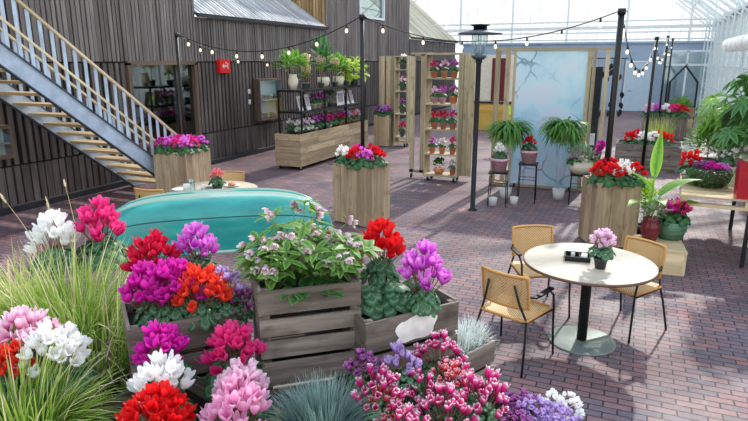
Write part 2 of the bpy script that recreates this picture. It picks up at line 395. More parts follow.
def blossom(mb, p, up, L, W, r, np_=5, rows=4, ruf=0, lean=.3):
    p = Vector(p)
    up = Vector(up).normalized(); x = up.orthogonal().normalized(); y = up.cross(x); a0 = r.uniform(0, 6)
    for k in range(np_):
        a = a0+2*PI*k/np_+r.uniform(-.2, .2); rad = x*math.cos(a)+y*math.sin(a)
        petal_up(mb, p, rad, (up+rad*.12).normalized(), L*r.uniform(.85, 1.1), W*r.uniform(.85, 1.1), r, rows, ruf, lean)
KIND = {  # nleaf, leafsize, foliage radius, foliage height, nflower, head radius, z0, z1, petalL, petalW, rows, petals
    'big':  (50, .066, .125, .14, 26, .094, .155, .275, .054, .034, 4, 5),
    'full': (46, .064, .125, .13, 32, .104, .14, .245, .050, .034, 4, 5),
    'mini': (60, .042, .115, .12, 24, .105, .13, .22, .042, .024, 4, 5),
    'low':  (40, .05, .13, .07, 60, .125, .085, .13, .026, .026, 4, 5),
    'far':  (34, .085, .14, .14, 14, .105, .14, .24, .050, .045, 3, 4),
    'tiny': (14, .09, .10, .09, 8, .075, .10, .18, .055, .05, 3, 3),
}
_pc = {}
def cyc_meshes(kind, var):
    if (kind, var) in _pc: return _pc[(kind, var)]
    nl, ls, fr, fh, nf, hr, z0, z1, pl, pw, rows, npt = KIND[kind]
    r = random.Random(hash_(kind)+var*17)
    F = MB(); S = MB(); B = MB()
    for i in range(nl):
        t = math.sqrt((i+.5)/nl); a = i*2.39996+r.uniform(-.3, .3); rr = fr*t*r.uniform(.85, 1.1)
        d = Vector((math.cos(a), math.sin(a), 0)); z = fh*(1-.72*t*t)*r.uniform(.8, 1.1)+.01
        p = d*rr+Vector((0, 0, z)); nrm = Vector((d.x*t*1.1+r.uniform(-.3, .3), d.y*t*1.1+r.uniform(-.3, .3), 1))
        leaf_heart(F, p, nrm, d+Vector((0, 0, -.4*t)), ls*r.uniform(.75, 1.2), 10 if rows == 4 else 7)
        if rows == 4: F.tube([(0, 0, .005), p*.55+Vector((0, 0, z*.3)), p], .0018, 3, False)
    for i in range(nf):
        t = math.sqrt((i+.4)/nf); a = i*2.39996+r.uniform(-.4, .4); d = Vector((math.cos(a), math.sin(a), 0))
        p = d*(hr*t)+Vector((0, 0, z0+(z1-z0)*(1-t*t)+r.uniform(-.03, .03)))
        up = Vector((d.x*t*.6+r.uniform(-.4, .4), d.y*t*.6+r.uniform(-.4, .4), 1))
        blossom(B, p, up, pl*r.uniform(.8, 1.1), pw*r.uniform(.9, 1.1), r, npt, rows, .06 if kind == 'low' else .02, .14 if kind == 'mini' else .3)
        S.tube([d*.02, p*.6+Vector((0, 0, .02)), p], .0022 if rows == 4 else .003, 3, False)
    _pc[(kind, var)] = (F.mesh('foliage'), S.mesh('flower_stems'), B.mesh('blossoms')); return _pc[(kind, var)]
def hash_(s): return sum(ord(c)*(i+3) for i, c in enumerate(s))
_vc = [0]
def cyclamen(label, loc, pet, kind='big', sc=1, rz=None, group=None, leaf='cyc_leaf', pot=None, name='cyclamen', sz=None, fs=1):
    """pot = (material, radius, height)"""
    _vc[0] += 1; var = _vc[0] % 3
    f, s, b = cyc_meshes(kind, var)
    rz = rnd.uniform(0, 6) if rz is None else rz
    t = thing(name, label, 'potted flower' if pot else 'flower', loc, rz, group)
    ph = pot[2] if pot else 0
    for nm, me, mt in (('foliage', f, M[leaf]), ('flower_stem', s, M['stem_r']), ('blossoms', b, M[pet])):
        o = link(nm, me, mt, t, (0, 0, ph*.93)); o.scale = (sc*(fs if nm == 'foliage' else 1), sc*(fs if nm == 'foliage' else 1), sc*(sz or 1))
    if pot: make_pot(t, *pot)
    return t
_pots = {}
def make_pot(t, mat, r, h, shape='pot'):
    k = (round(r, 3), round(h, 3), shape)
    if k not in _pots:
        mb = MB()
        if shape == 'pot': prof = [(r*.70, 0), (r*.92, h*.8), (r*.94, h*.80), (r*1.0, h*.82), (r, h), (r*.88, h), (r*.86, h*.86), (0.001, h*.86)]
        elif shape == 'bowl': prof = [(r*.55, 0), (r*.9, h*.3), (r, h*.65), (r*.92, h), (r*.85, h*.97), (.001, h*.88)]
        elif shape == 'vase': prof = [(r*.6, 0), (r*.95, h*.45), (r*.95, h*.65), (r*.7, h*.88), (r*.8, h), (r*.7, h*.97), (.001, h*.9)]
        else: prof = [(r*.92, 0), (r, h), (r*.9, h), (r*.88, h*.92), (.001, h*.92)]
        mb.lathe(prof, seg=20); _pots[k] = mb.mesh('pot')
    return link('pot', _pots[k], M[mat], t)
def blades(mb, n, R0, H, lean, w, seed, seg=6, curl=1.0, hmin=.5, zdrop=1.6):
    r = random.Random(seed)
    for i in range(n):
        a = r.uniform(0, 2*PI); q = R0*math.sqrt(r.random()); L = H*r.uniform(hmin, 1); ln = lean*r.uniform(.15, 1)
        d = Vector((math.cos(a), math.sin(a), 0)); a2 = a+r.uniform(-.8, .8); d2 = Vector((math.cos(a2), math.sin(a2), 0))
        side = Vector((-d2.y, d2.x, 0)); rows = []; U = []
        p = d*q; dirv = (Vector((0, 0, 1))+d2*ln*.55).normalized()
        ww = w*r.uniform(.6, 1.2)
        for k in range(seg+1):
            t = k/seg; h = ww*.5*(1-t*t)+.0003
            rows.append([p-side*h, p+side*h]); U.append([(0, t), (1, t)])
            dirv = (dirv+(d2*.9-Vector((0, 0, zdrop*ln)))*curl*ln/seg*(.4+t)).normalized()
            p = p+dirv*(L/seg)
        mb.grid(rows, U)
def plume(mb, p0, p1, w, seed):
    r = random.Random(seed); p0 = Vector(p0); p1 = Vector(p1); d = (p1-p0).normalized(); x = d.orthogonal().normalized(); y = d.cross(x)
    for i in range(130):
        t = r.random(); c = p0.lerp(p1, t); a = r.uniform(0, 6.28); s = w*(.4+.6*math.sin(PI*min(1, t+.1)))
        q = c+(x*math.cos(a)+y*math.sin(a))*s+d*s*1.2; n = d.cross(q-c).normalized()*.0018
        mb.poly([c-n, c+n, q], [(0, .5), (1, .5), (.5, 1)])
def grass_plant(name, label, loc, n, R0, H, lean, w, mat, seed, dry=0, plumes=(), group=None, pot=None, dryw=1.0, cat='grass plant'):
    t = thing(name, label, cat, loc, 0, group); ph = pot[2]*.9 if pot else 0
    mb = MB(); blades(mb, n, R0, H, lean, w, seed); mb.build('foliage', M[mat], t, (0, 0, ph))
    if dry:
        mb = MB(); blades(mb, dry, R0*1.1, H*1.12, lean*1.05, w*dryw, seed+9); mb.build('dry_blades', M['straw'], t, (0, 0, ph))
    for i, (tip, base) in enumerate(plumes):
        mb = MB(); a = Vector(base); b = Vector(tip); mid = (a+b)/2+Vector((0, 0, .03))
        mb.tube([a, mid, b], [.002, .0016, .001], 4); e = (b-mid).normalized(); plume(mb, b-e*.085, b+e*.01, .009, seed+i)
        mb.build('plume', M['straw'], t)
    if pot: make_pot(t, *pot)
    return t
def leafy_mass(mb, n, R3, L, W, seed, droop=.3, ctr=(0, 0, 0), seg=4, up=.4):
    """leaves over an ellipsoid of radii R3, pointing outward"""
    r = random.Random(seed)
    for i in range(n):
        z = r.uniform(-.35, 1); a = r.uniform(0, 2*PI); q = math.sqrt(max(0, 1-z*z)); k = r.uniform(.45, 1)
        d = Vector((math.cos(a)*q, math.sin(a)*q, z)); p = Vector((d.x*R3[0]*k+ctr[0], d.y*R3[1]*k+ctr[1], d.z*R3[2]*k+ctr[2]))
        dd = (d+Vector((r.uniform(-.6, .6), r.uniform(-.6, .6), up+r.uniform(-.3, .3)))).normalized()
        leaf_long(mb, p, dd, (0, 0, 1), L*r.uniform(.6, 1.15), W*r.uniform(.7, 1.15), seg, droop)
def whorl(mb, p, up, n, L, W, r, droop=.5, rise=.35):
    p = Vector(p)
    up = Vector(up).normalized(); x = up.orthogonal().normalized(); y = up.cross(x); a0 = r.uniform(0, 6)
    for k in range(n):
        a = a0+2*PI*k/n+r.uniform(-.2, .2); d = x*math.cos(a)+y*math.sin(a)+up*rise
        leaf_long(mb, p, d, up, L*r.uniform(.8, 1.1), W, 5, droop)
# ---------------------------------------------------------------- setting
FX = -9.75   # facade plane
mb = MB(); mb.poly([(-16, -3, 0), (14, -3, 0), (14, 60, 0), (-16, 60, 0)]); fl = struct('floor', mb, M['floor'], 'purplish brown clinker brick floor of the greenhouse hall')
W1 = (9.5, 11.55, .76, 2.5); W2 = (20.9, 23.2, 4.15, 6.2)
def blocked(y, z0, z1):
    for a, b, c, d in (W1, W2):
        if a-.04 < y < b+.04 and z0 < d and z1 > c: return (c, d)
    return None
def slat_run(mb, y0, y1, z0, z1, pitch, w, x, seed):
    r = random.Random(seed); y = y0
    while y < y1:
        ww = w*r.uniform(.8, 1.12); b = blocked(y, z0, z1)
        segs = [(z0, z1)] if not b else [s for s in ((z0, b[0]-.02), (b[1]+.02, z1)) if s[1]-s[0] > .05]
        for a, c in segs: mb.box((x+r.uniform(-.006, .006), y, (a+c)/2), (.04, ww, c-a))
        y += pitch*r.uniform(.94, 1.06)
back = MB(91)
def backing(y0, y1, z0, z1):
    back.box((FX-.06, (y0+y1)/2, (z0+z1)/2), (.08, y1-y0, z1-z0))
backing(1, 9.5, 0, 7); backing(9.5, 11.55, 0, .76); backing(9.5, 11.55, 2.5, 7); backing(11.55, 11.7, 0, 7); backing(11.7, 18.25, 0, 3.55)
backing(18.25, 20.9, 0, 7); backing(20.9, 23.2, 0, 4.15); backing(20.9, 23.2, 6.2, 7); backing(23.2, 26.3, 0, 7); backing(26.3, 34, 0, 3.5)
wl = struct('wall_left', back, M['slat_gap'], 'dark brown facade clad in upright wooden slats')
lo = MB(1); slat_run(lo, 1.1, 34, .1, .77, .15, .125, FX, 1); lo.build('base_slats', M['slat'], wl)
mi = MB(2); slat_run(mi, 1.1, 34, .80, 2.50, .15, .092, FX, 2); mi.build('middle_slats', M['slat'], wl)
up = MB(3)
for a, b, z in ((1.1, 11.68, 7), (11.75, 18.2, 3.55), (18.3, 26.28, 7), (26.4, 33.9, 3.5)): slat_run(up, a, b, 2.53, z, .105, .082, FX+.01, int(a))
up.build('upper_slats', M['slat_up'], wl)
wm = MB(5)
for k in range(44): wm.box((FX-.05-k*.11, 18.22, 5.2), (.085, .05, 3.6))
wm.build('side_slats', M['slat_warm'], wl)
mb = MB(4); mb.box((FX+.06, 17.5, .055), (.14, 33, .11)); struct('baseboard_left', mb, M['plinth'], 'black plinth along the foot of the slatted facade')
def slat_roof(name, y0, y1, z0, ang, L, mat, label, pitch=.17):
    mb = MB(6); ca, sa = math.cos(ang), math.sin(ang); y = y0+.06
    while y < y1:
        a = Vector((FX+.12, y, z0)); b = a+Vector((-ca*L, 0, sa*L)); mb.bar(a, b, .105, .03); y += pitch
    o = struct(name, mb, mat, label)
    m2 = MB(); a = Vector((FX+.1, (y0+y1)/2, z0-.05)); m2.bar(a, a+Vector((-ca*L, 0, sa*L)), y1-y0, .03); m2.build('roof_backing', M['plinth'], o)
    m3 = MB(); m3.box((FX+.12, (y0+y1)/2, z0-.03), (.05, y1-y0+.05, .09)); m3.build('eave_board', M['plinth'], o)
slat_roof('trim_1', 11.7, 18.2, 3.62, R(33), 6, M['roof_slat'], 'grey slatted lean-back roof between the two slatted towers')
slat_roof('trim_2', 26.4, 33.9, 3.58, R(40), 4.2, M['slat_cream'], 'sunlit cream slatted roof beyond the second tower', .19)
# windows
def window(name, y0, y1, z0, z1, label, fm, w=.07, mull=()):
    f = MB(8)
    for z in (z0, z1): f.box((FX+.02, (y0+y1)/2, z), (.12, y1-y0+w, w))
    for y in (y0, y1)+tuple(mull): f.box((FX+.02, y, (z0+z1)/2), (.12 if y in (y0, y1) else .05, w if y in (y0, y1) else .035, z1-z0))
    o = struct(name, f, fm, label)
    g = MB(); g.box((FX-.03, (y0+y1)/2, (z0+z1)/2), (.008, y1-y0, z1-z0)); g.build('pane', M['darkglass'], o); return o
m, nt, out = newmat('dark_reflecting_glass'); g = N(nt, 'ShaderNodeBsdfGlossy'); g.inputs[0].default_value = srgb('#ffffff'); g.inputs[1].default_value = .03
t = N(nt, 'ShaderNodeBsdfTransparent'); t.inputs[0].default_value = srgb('#b9c9c6'); mx = N(nt, 'ShaderNodeMixShader'); mx.inputs[0].default_value = .8
nt.links.new(g.outputs[0], mx.inputs[1]); nt.links.new(t.outputs[0], mx.inputs[2]); nt.links.new(mx.outputs[0], out.inputs[0]); M['darkglass'] = m
M['brownframe'] = wood('brown_window_frame', '#5a4a40', '#7b675a')
window('window_1', *W1, 'large brown-framed window in the slatted facade behind the stairs', M['brownframe'], .09, (10.98,))
window('window_2', *W2, 'high window in the second slatted tower', M['greenhouse'], .07)
# room seen through the big window
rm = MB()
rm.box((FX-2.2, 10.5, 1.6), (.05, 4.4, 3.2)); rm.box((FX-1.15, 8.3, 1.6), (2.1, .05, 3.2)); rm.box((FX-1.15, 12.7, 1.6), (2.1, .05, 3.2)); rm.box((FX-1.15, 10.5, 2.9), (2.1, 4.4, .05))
struct('wall_inner', rm, plain('green_reflection_tint', '#4d5a48', .9, var=.5, vs=2), 'dim room wall tinted with green reflections, seen through the big window')  # mottled green puts the greenery reflected in the glass into the wall colour
cb = MB()
for k in range(4): cb.box((FX-1.9, 10.9, .5+k*.5), (.35, 1.1, .03))
for y in (10.35, 11.45): cb.box((FX-1.9, y, 1.1), (.35, .03, 2.1))
tt = thing('shelf_unit', 'dim grey shelf unit inside the room behind the big facade window', 'shelf', (0, 0, 0)); cb.build('shelf_boards', M['steel'], tt)
pc = MB()
for k in range(7): pc.tube([(FX-.32, 11.18+k*.05, .78), (FX-.32, 11.18+k*.05, 2.46)], .026, 6)
tag(pc.build('curtain', M['steel']), 'pale blue-grey curtain hanging at the edge of the big window', 'curtain')
wr = MB(); wr.box((FX-1.6, 22, 5.2), (.05, 4, 3)); struct('wall_upper', wr, plain('sky_reflection_white', '#dfe6e4', .8, var=.15, vs=1.5), 'pale surface painting sky reflection into the high tower window')  # pale colour stands in for the sky reflected in the pane
# greenhouse: back wall
YB = 34.0; XR = 3.2
mb = MB(); mb.box((-2.9, YB+.1, 1.72), (12.9, .2, 3.44)); wb = struct('wall_back', mb, M['bluewall'], 'pale blue end wall of the greenhouse')
mb = MB(); mb.box((-2.9, YB-.02, 3.44), (12.9, .12, .1)); struct('trim_3', mb, M['bluewall'], 'pale blue cap along the end wall')
mb = MB()
for x in (-12.6, -9.5, -6.6, -3.7, -.8, 2.1, 3.1): mb.box((x+.0, YB+.05, 6.7), (.09, .12, 6.6))
for z in (3.6, 3.95, 4.2, 6.3, 8): mb.box((-4.8, YB+.02, z), (16.5, .08, .07 if z != 4.2 else .14))
for k in range(34): mb.box((-13+k*.49, YB+.05, 6.7), (.025, .03, 6.4))
gb = struct('window_3', mb, M['greenhouse'], 'white glazed gable above the blue end wall')
mb = MB(); mb.box((-5.5, YB+.13, 7.2), (17, .01, 7.5)); mb.build('pane', M['milky'], gb)
# pale door in the blue wall
def door(name, x, w, h, label, mat):
    d = MB(); d.box((x, YB-.03, h/2), (w, .05, h)); o = struct(name, d, mat, label)
    f = MB(); f.box((x, YB-.04, h+.04), (w+.16, .06, .08))
    for s in (-1, 1): f.box((x+s*(w/2+.04), YB-.04, h/2), (.08, .06, h))
    f.build('door_frame', M['white'], o)
    hnd = MB(); hnd.tube([(x-w*.38, YB-.06, 1.02), (x-w*.38, YB-.11, 1.02), (x-w*.24, YB-.11, 1.02)], .014, 6); hnd.build('door_handle', M['steel_d'], o)
door('door_1', .05, 1.25, 2.45, 'pale blue door in the end wall', M['bluedoor'])
# glass entrance at the far right
mb = MB(); x0, x1 = 1.15, 3.1
for x in (x0, (x0+x1)/2, x1): mb.box((x, YB-.5, 1.5), (.09, .09, 3.0))
for z in (.08, 2.35, 3.0): mb.box(((x0+x1)/2, YB-.5, z), (x1-x0, .09, .1))
o = struct('door_2', mb, M['greenhouse'], 'white-framed glass entrance doors at the far end')
mb = MB(); mb.box(((x0+x1)/2, YB-.5, 1.5), (x1-x0, .01, 2.9)); mb.build('pane', M['clear'], o)
# right glass wall
mb = MB(9); y = 8.0
while y < YB:
    mb.box((XR, y, 2.2), (.09, .09, 4.4)); mb.box((XR-.42, y, 2.2), (.05, .05, 4.4))
    z = .3
    k = 0
    while z < 4.2:
        mb.bar((XR, y, z), (XR-.42, y, z+.38), .03) if k % 2 == 0 else mb.bar((XR-.42, y, z), (XR, y, z+.38), .03); z += .38; k += 1
    mb.bar((XR-.2, y, 4.0), (XR-1.9, y, 5.3), .06); mb.bar((XR, y, 4.3), (XR-3.8, y, 7.2), .05)
    y += 1.6
for z in (.35, 1.3, 2.3, 3.3, 4.25): mb.box((XR+.02, 20.7, z), (.06, 27, .06))
y = 7.5
while y < YB: mb.box((XR+.03, y, 2.2), (.035, .03, 4.2)); y += .4
mb.box((XR, 20.7, 4.36), (.3, 27, .12)); mb.box((XR, 20.7, .14), (.12, 27, .28))
wr_ = struct('wall_right', mb, M['greenhouse'], 'white steel and glass side wall of the greenhouse')
mb = MB(); mb.box((XR+.06, 20.7, 2.3), (.008, 27, 4.1)); mb.build('pane', M['milky2'] if 'milky2' in M else milky('misty_glass', '#dfeaea', .5), wr_)
mb = MB(); mb.tube([(XR-.75, 8, 3.0), (XR-.75, 21.5, 3.0)], .2, 16); o = struct('trim_4', mb, M['white'], 'thick white ventilation duct along the glass side wall')
mb = MB()
for k in range(13): mb.tube([(XR-.75, 8.5+k, 3.0), (XR-.75, 8.54+k, 3.0)], .208, 16)
mb.build('duct_band', M['greenhouse'], o)
# roof: rafters, purlins and glass
RX, RZ, EX = -5.5, 10.9, 3.2
mb = MB(10)
for k in range(14):
    y = 4+k*2.3
    for s in (-1, 1): mb.bar((RX, y, RZ), (RX+s*(EX-RX), y, 4.35), .05, .09)
    mb.bar((RX-(EX-RX), y, 4.4), (EX, y, 7.3), .03) if False else None
for t in (.12, .3, .5, .7, .88):
    for s in (-1, 1):
        x = RX+s*(EX-RX)*t; z = RZ+(4.35-RZ)*t; mb.box((x, 19, z), (.05, 31, .06))
mb.box((RX, 19, RZ), (.15, 31, .15))
ce = struct('ceiling', mb, M['greenhouse'], 'white steel roof frame of the greenhouse with clear glass')
mb = MB()
for s in (-1, 1):
    mb.poly([(RX, 3, RZ+.06), (RX, YB, RZ+.06), (RX+s*(EX-RX), YB, 4.42), (RX+s*(EX-RX), 3, 4.42)])
mb.build('pane', M['roofglass'], ce)
# truss webs near the far gable
mb = MB()
for y in (30.4, 32.2):
    for s in (-1, 1):
        mb.bar((RX, y, RZ-.5), (RX+s*(EX-RX), y, 4.1), .06)
        for k in range(12):
            t0, t1 = k/12, (k+.5)/12
            mb.bar((RX+s*(EX-RX)*t0, y, RZ+(4.35-RZ)*t0), (RX+s*(EX-RX)*t1, y, RZ-.5+(4.6-RZ)*t1), .03)
mb.box((-4.8, 32.2, 4.4), (16, .07, .07)); mb.box((-4.8, 32.2, 4.05), (16, .05, .05))
for k in range(26): mb.bar((-12.5+k*.6, 32.2, 4.05), (-12.2+k*.6, 32.2, 4.4), .02)
struct('beam_truss', mb, M['greenhouse'], 'white lattice trusses before the far gable')
# ---------------------------------------------------------------- stairs
st = thing('staircase', 'galvanised steel staircase with pine treads climbing the slatted facade', 'stairs', (0, 0, 0))
def zb(y): return 2.47-.755*(y-5.77)
XN, XF = -8.3, -9.42; y0, y1 = 3.6, 8.98
for X in (XN, XF):
    mb = MB(); P = [(y0, zb(y0)), (9.0, max(.0, zb(9.0))), (9.38, 0), (9.38, max(.05, zb(9.38)+.35)), (y0, zb(y0)+.35)]
    a = [(X-.02, y, z) for y, z in P]; b = [(X+.02, y, z) for y, z in P]; n = len(P)
    mb.poly(a[::-1]); mb.poly(b)
    for i in range(n): j = (i+1) % n; mb.poly([a[i], a[j], b[j], b[i]])
    s = mb.build('stringer', M['steel'], st)
    mb = MB()
    for off in (0.0, .35): mb.bar((X+(.02 if X == XN else .0), y0, zb(y0)+off), (X+(.02 if X == XN else 0), 9.35, zb(9.35)+off), .07, .018)
    mb.build('flange', M['steel_d'] if True else 0, s)
k = 0; z = .17
while z < 3.5:
    y = 5.77+(2.47+.16-z)/.755
    mb = MB(20+k); mb.box(((XN+XF)/2, y-.02, z), (XN-XF-.05, .27, .045)); mb.build('tread', M['tread'], st); z += .187; k += 1
for X in (XN, XF):
    mb = MB(21); mb.bar((X, y0, zb(y0)+1.22), (X, 9.55, zb(9.55)+1.22), .05, .04); mb.build('handrail', M['rail'], st)
    mb = MB(22); mb.bar((X, y0, zb(y0)+.74), (X, 9.5, zb(9.5)+.74), .03, .035); mb.build('middle_rail', M['rail'], st)
    mb = MB(23); y = y0+.1
    while y < 9.5: mb.box((X, y, zb(y)+.31+.44), (.014, .06, .9)); y += .185
    mb.build('balusters', M['steel'], st)
mb = MB(); mb.box((-8.86, 3.0, zb(y0)+.28), (1.5, 1.3, .06)); mb.build('landing', M['steel'], st)
mb = MB()
for x in (XN, XF): mb.tube([(x, 2.6, 0), (x, 2.6, zb(y0)+.26)], .05, 8)
mb.build('landing_post', M['steel'], st)
# ---------------------------------------------------------------- light
w = bpy.data.worlds.new('World'); bpy.context.scene.world = w; w.use_nodes = True
nt = w.node_tree; nt.nodes.clear(); out = N(nt, 'ShaderNodeOutputWorld'); bg = N(nt, 'ShaderNodeBackground')
tc = N(nt, 'ShaderNodeTexCoord'); s = N(nt, 'ShaderNodeSeparateXYZ'); nt.links.new(tc.outputs['Generated'], s.inputs[0])
rp = ramp(nt, [(.0, '#8f9a8c'), (.49, '#b9c4b8'), (.52, '#f2f5f6'), (.75, '#dfeaf6'), (1, '#c4dbf5')]); mp = N(nt, 'ShaderNodeMapRange'); mp.inputs[1].default_value = -1
nt.links.new(s.outputs[2], mp.inputs[0]); nt.links.new(mp.outputs[0], rp.inputs[0]); nt.links.new(rp.outputs[0], bg.inputs[0]); bg.inputs[1].default_value = 1.9
nt.links.new(bg.outputs[0], out.inputs[0])
sl = bpy.data.lights.new('sun', 'SUN'); sl.energy = 4.2; sl.angle = R(1.6); sl.color = (1, .955, .88); so = bpy.data.objects.new('sun', sl); C.objects.link(so)
el = R(36); az = Vector((.10, 1, 0)).normalized(); dv = -(az*math.cos(el)+Vector((0, 0, math.sin(el))))
so.rotation_euler = dv.to_track_quat('-Z', 'Y').to_euler()
cam = bpy.data.cameras.new('camera'); cam.sensor_width = 36; cam.lens = 36*FPX/748; cam.clip_start = .05; cam.clip_end = 300
co = bpy.data.objects.new('camera', cam); C.objects.link(co); co.location = (0, 0, CAMZ); co.rotation_euler = (PI/2-PITCH, 0, YAW)
bpy.context.scene.camera = co
vs = bpy.context.scene.view_settings; vs.view_transform = 'Standard'; vs.look = 'None'; vs.exposure = .0; vs.gamma = 1.0
# ---------------------------------------------------------------- planters
def planter(label, c, w, h, rz, nb=4, group=None, mat='planter', horiz=False, d=None, rows=4, cat='planter', name='wooden_planter'):
    """open square planter of boards; c = centre on the floor"""
    d = d or w
    t = thing(name, label, cat, (c[0], c[1], 0), rz, group)
    for i, (ang, L, off) in enumerate(((0, w, d/2), (PI, w, d/2), (PI/2, d, w/2), (-PI/2, d, w/2))):
        mb = MB(int(c[0]*100) % 97+i); Rm = Matrix.Rotation(ang, 3, 'Z')
        if horiz:
            bh = h/rows
            for k in range(rows):
                p = Rm @ Vector((0, -off+.012, 0)); mb.box((p.x, p.y, bh*(k+.5)), (L-.002, .024, bh-.008), ang)
        else:
            bw = L/nb
            for k in range(nb):
                p = Rm @ Vector((-L/2+bw*(k+.5), -off+.012, 0)); mb.box((p.x, p.y, h/2+.01), (bw-.005, .024, h-.02), ang)
        mb.build('side_panel', M[mat], t)
    mb = MB(); mb.box((0, 0, h-.06), (w-.05, d-.05, .04)); mb.build('soil', M['soil'], t)
    for sx in (-1, 1):
        for sy in (-1, 1): mb = MB(); mb.box((sx*(w/2-.04), sy*(d/2-.04), h/2-.02), (.03, .03, h-.08)); mb.build('corner_post', M[mat], t)
    return t
def local(c, rz, x, y, z): return (c[0]+x*math.cos(rz)-y*math.sin(rz), c[1]+x*math.sin(rz)+y*math.cos(rz), z)
# tall planter right of the boat
PA = (-3.93, 8.50); ra = R(-14)
planter('tall square planter of pale upright boards between the boat and the wheeled racks', PA, .66, .96, ra)
for x, y, pt, lb in ((-.24, -.16, 'white', 'white cyclamen'), (-.09, -.05, 'hotpink', 'deep pink cyclamen'), (.06, -.22, 'red', 'red cyclamen nearest the front'), (.2, -.18, 'violet', 'orchid pink cyclamen'), (.24, .08, 'red', 'red cyclamen at the right-hand corner'), (-.2, .2, 'magenta', 'magenta cyclamen at the back'), (.05, .22, 'crimson', 'dark red cyclamen at the back')):
    cyclamen(lb+' in the tall planter beside the boat', local(PA, ra, x, y, .90), pt, 'far', 1.15, leaf='cyc_leaf_d', group='cyclamens in the tall planter beside the boat')
# tall planter behind the round table
PB = (-.20, 8.82); rb = R(24)
planter('tall square planter of pale upright boards behind the round table', PB, .60, .93, rb, 3)
for x, y, pt, lb in ((-.22, -.12, 'red', 'red cyclamen at the left corner'), (-.1, -.22, 'red', 'red cyclamen second from the left'), (.06, -.2, 'white', 'white cyclamen with broad petals in front'), (.23, -.18, 'red', 'red cyclamen at the right corner'), (.2, .1, 'white', 'white cyclamen behind the right corner'), (-.1, .12, 'crimson', 'dark red cyclamen at the back'), (.05, .22, 'red', 'red cyclamen beside the pole')):
    cyclamen(lb+' of the planter behind the round table', local(PB, rb, x, y, .86), pt, 'far', 1.15, leaf='cyc_leaf_d', group='cyclamens in the planter behind the round table')
# big planter at the foot of the stairs
PCN = (-7.78, 8.72); rc = R(2)
planter('large square planter of weathered boards at the foot of the stairs', PCN, .74, .92, rc, 4)
for k in range(12):
    x = -.26+.175*(k % 4); y = -.24+.24*(k//4)
    pt = ['magenta', 'violet', 'hotpink', 'violet'][(k*3+k//4) % 4]
    cyclamen('pink or magenta cyclamen in the planter at the foot of the stairs', local(PCN, rc, x, y, .86), pt, 'far', 1.05, leaf='cyc_leaf_d', group='cyclamens in the planter at the foot of the stairs')
# planter behind the plant rack cart
PD_ = (-7.0, 16.8)
planter('narrow board planter behind the wheeled plant cart', PD_, .5, .95, R(4), 3)
for x, y, pt, q in ((-.18, -.15, 'purple', 'dark purple'), (.04, -.2, 'lilac', 'lilac'), (.2, -.1, 'violet', 'orchid pink'), (0, .12, 'magenta', 'magenta')):
    cyclamen(q+' cyclamen in the narrow planter behind the plant cart', local(PD_, 0, x*.7, y*.7, .9), pt, 'far', 1.15, leaf='cyc_leaf_d', group='flowers in the narrow planter behind the plant cart')
# low slatted planter, mid right
PE = (.40, 15.7); 
planter('low wide planter of grey horizontal slats in the aisle', PE, 1.42, .62, R(-3), mat='crate', horiz=True, d=.85)
for x, y, pt, q in ((-.42, -.2, 'red', 'red cyclamen at the left end'), (-.12, -.22, 'white', 'white cyclamen second from the left'), (.08, -.1, 'white', 'white cyclamen in the middle'), (.36, -.2, 'red', 'red cyclamen third along the front'), (-.3, .15, 'crimson', 'dark red cyclamen at the back'), (.2, .2, 'red', 'red cyclamen at the back')):
    cyclamen(q+' of the low slatted planter', local(PE, 0, x, y, .52), pt, 'far', 1.35, leaf='cyc_leaf_d', group='cyclamens in the low slatted planter')
t = grass_plant('ornamental_grass', 'tall light green feathery grass behind the low slatted planter', (.62, 16.6, 0), 420, .22, 1.3, .35, .012, 'blade', 5)
t = thing('white_leaved_shrub', 'small silvery white plant beside the low slatted planter', 'plant', (1.25, 15.55, .35))
mb = MB(); leafy_mass(mb, 170, (.22, .2, .22), .16, .035, 77); mb.build('foliage', M['silver'], t)
tt = thing('wooden_crate', 'small crate under the silvery plant by the low slatted planter', 'crate', (1.25, 15.55, 0))
mb = MB(3)
for k in range(3):
    for s in (-1, 1): mb.box((0, s*.18, .06+k*.11), (.4, .02, .1)); mb.box((s*.2, 0, .06+k*.11), (.02, .36, .1))
mb.box((0, 0, .32), (.38, .34, .02)); mb.build('slats', M['crate'], tt)
# planter further back with pink flowers
PF = (.95, 22.3)
planter('dark wooden planter with pink flowers near the far end', PF, 1.35, .75, R(0), 5, mat='crate', d=.9)
for k in range(9):
    cyclamen('pink or white cyclamen in the dark planter near the far end', (PF[0]-.5+.25*(k % 5), PF[1]-.28+.4*(k//5), .68), ['softpink', 'violet', 'white', 'hotpink', 'red'][k % 5], 'far', 1.6, leaf='cyc_leaf_d', group='flowers in the dark planter near the far end')
# house-shaped planter
PG = (1.62, 25.9)
t = planter('wooden planter under a black house-shaped frame at the far end', PG, .95, .85, R(-4), 1, horiz=True, rows=4, mat='planter')
mb = MB(); w_ = .47
for y in (-.4, .4):
    P = [(-w_, y, 0), (-w_, y, 1.75), (0, y, 2.35), (w_, y, 1.75), (w_, y, 0)]
    for a, b in zip(P, P[1:]): mb.bar(a, b, .06)
for a in ((-w_, 1.75), (0, 2.35), (w_, 1.75)): mb.bar((a[0], -.4, a[1]), (a[0], .4, a[1]), .05)
mb.build('house_frame', M['black'], t)
t = thing('leafy_bush', 'loose green bush filling the planter with the house frame', 'plant', (PG[0], PG[1], .78)); mb = MB(); leafy_mass(mb, 320, (.42, .4, .35), .2, .06, 8); mb.build('foliage', M['leaf'], t)
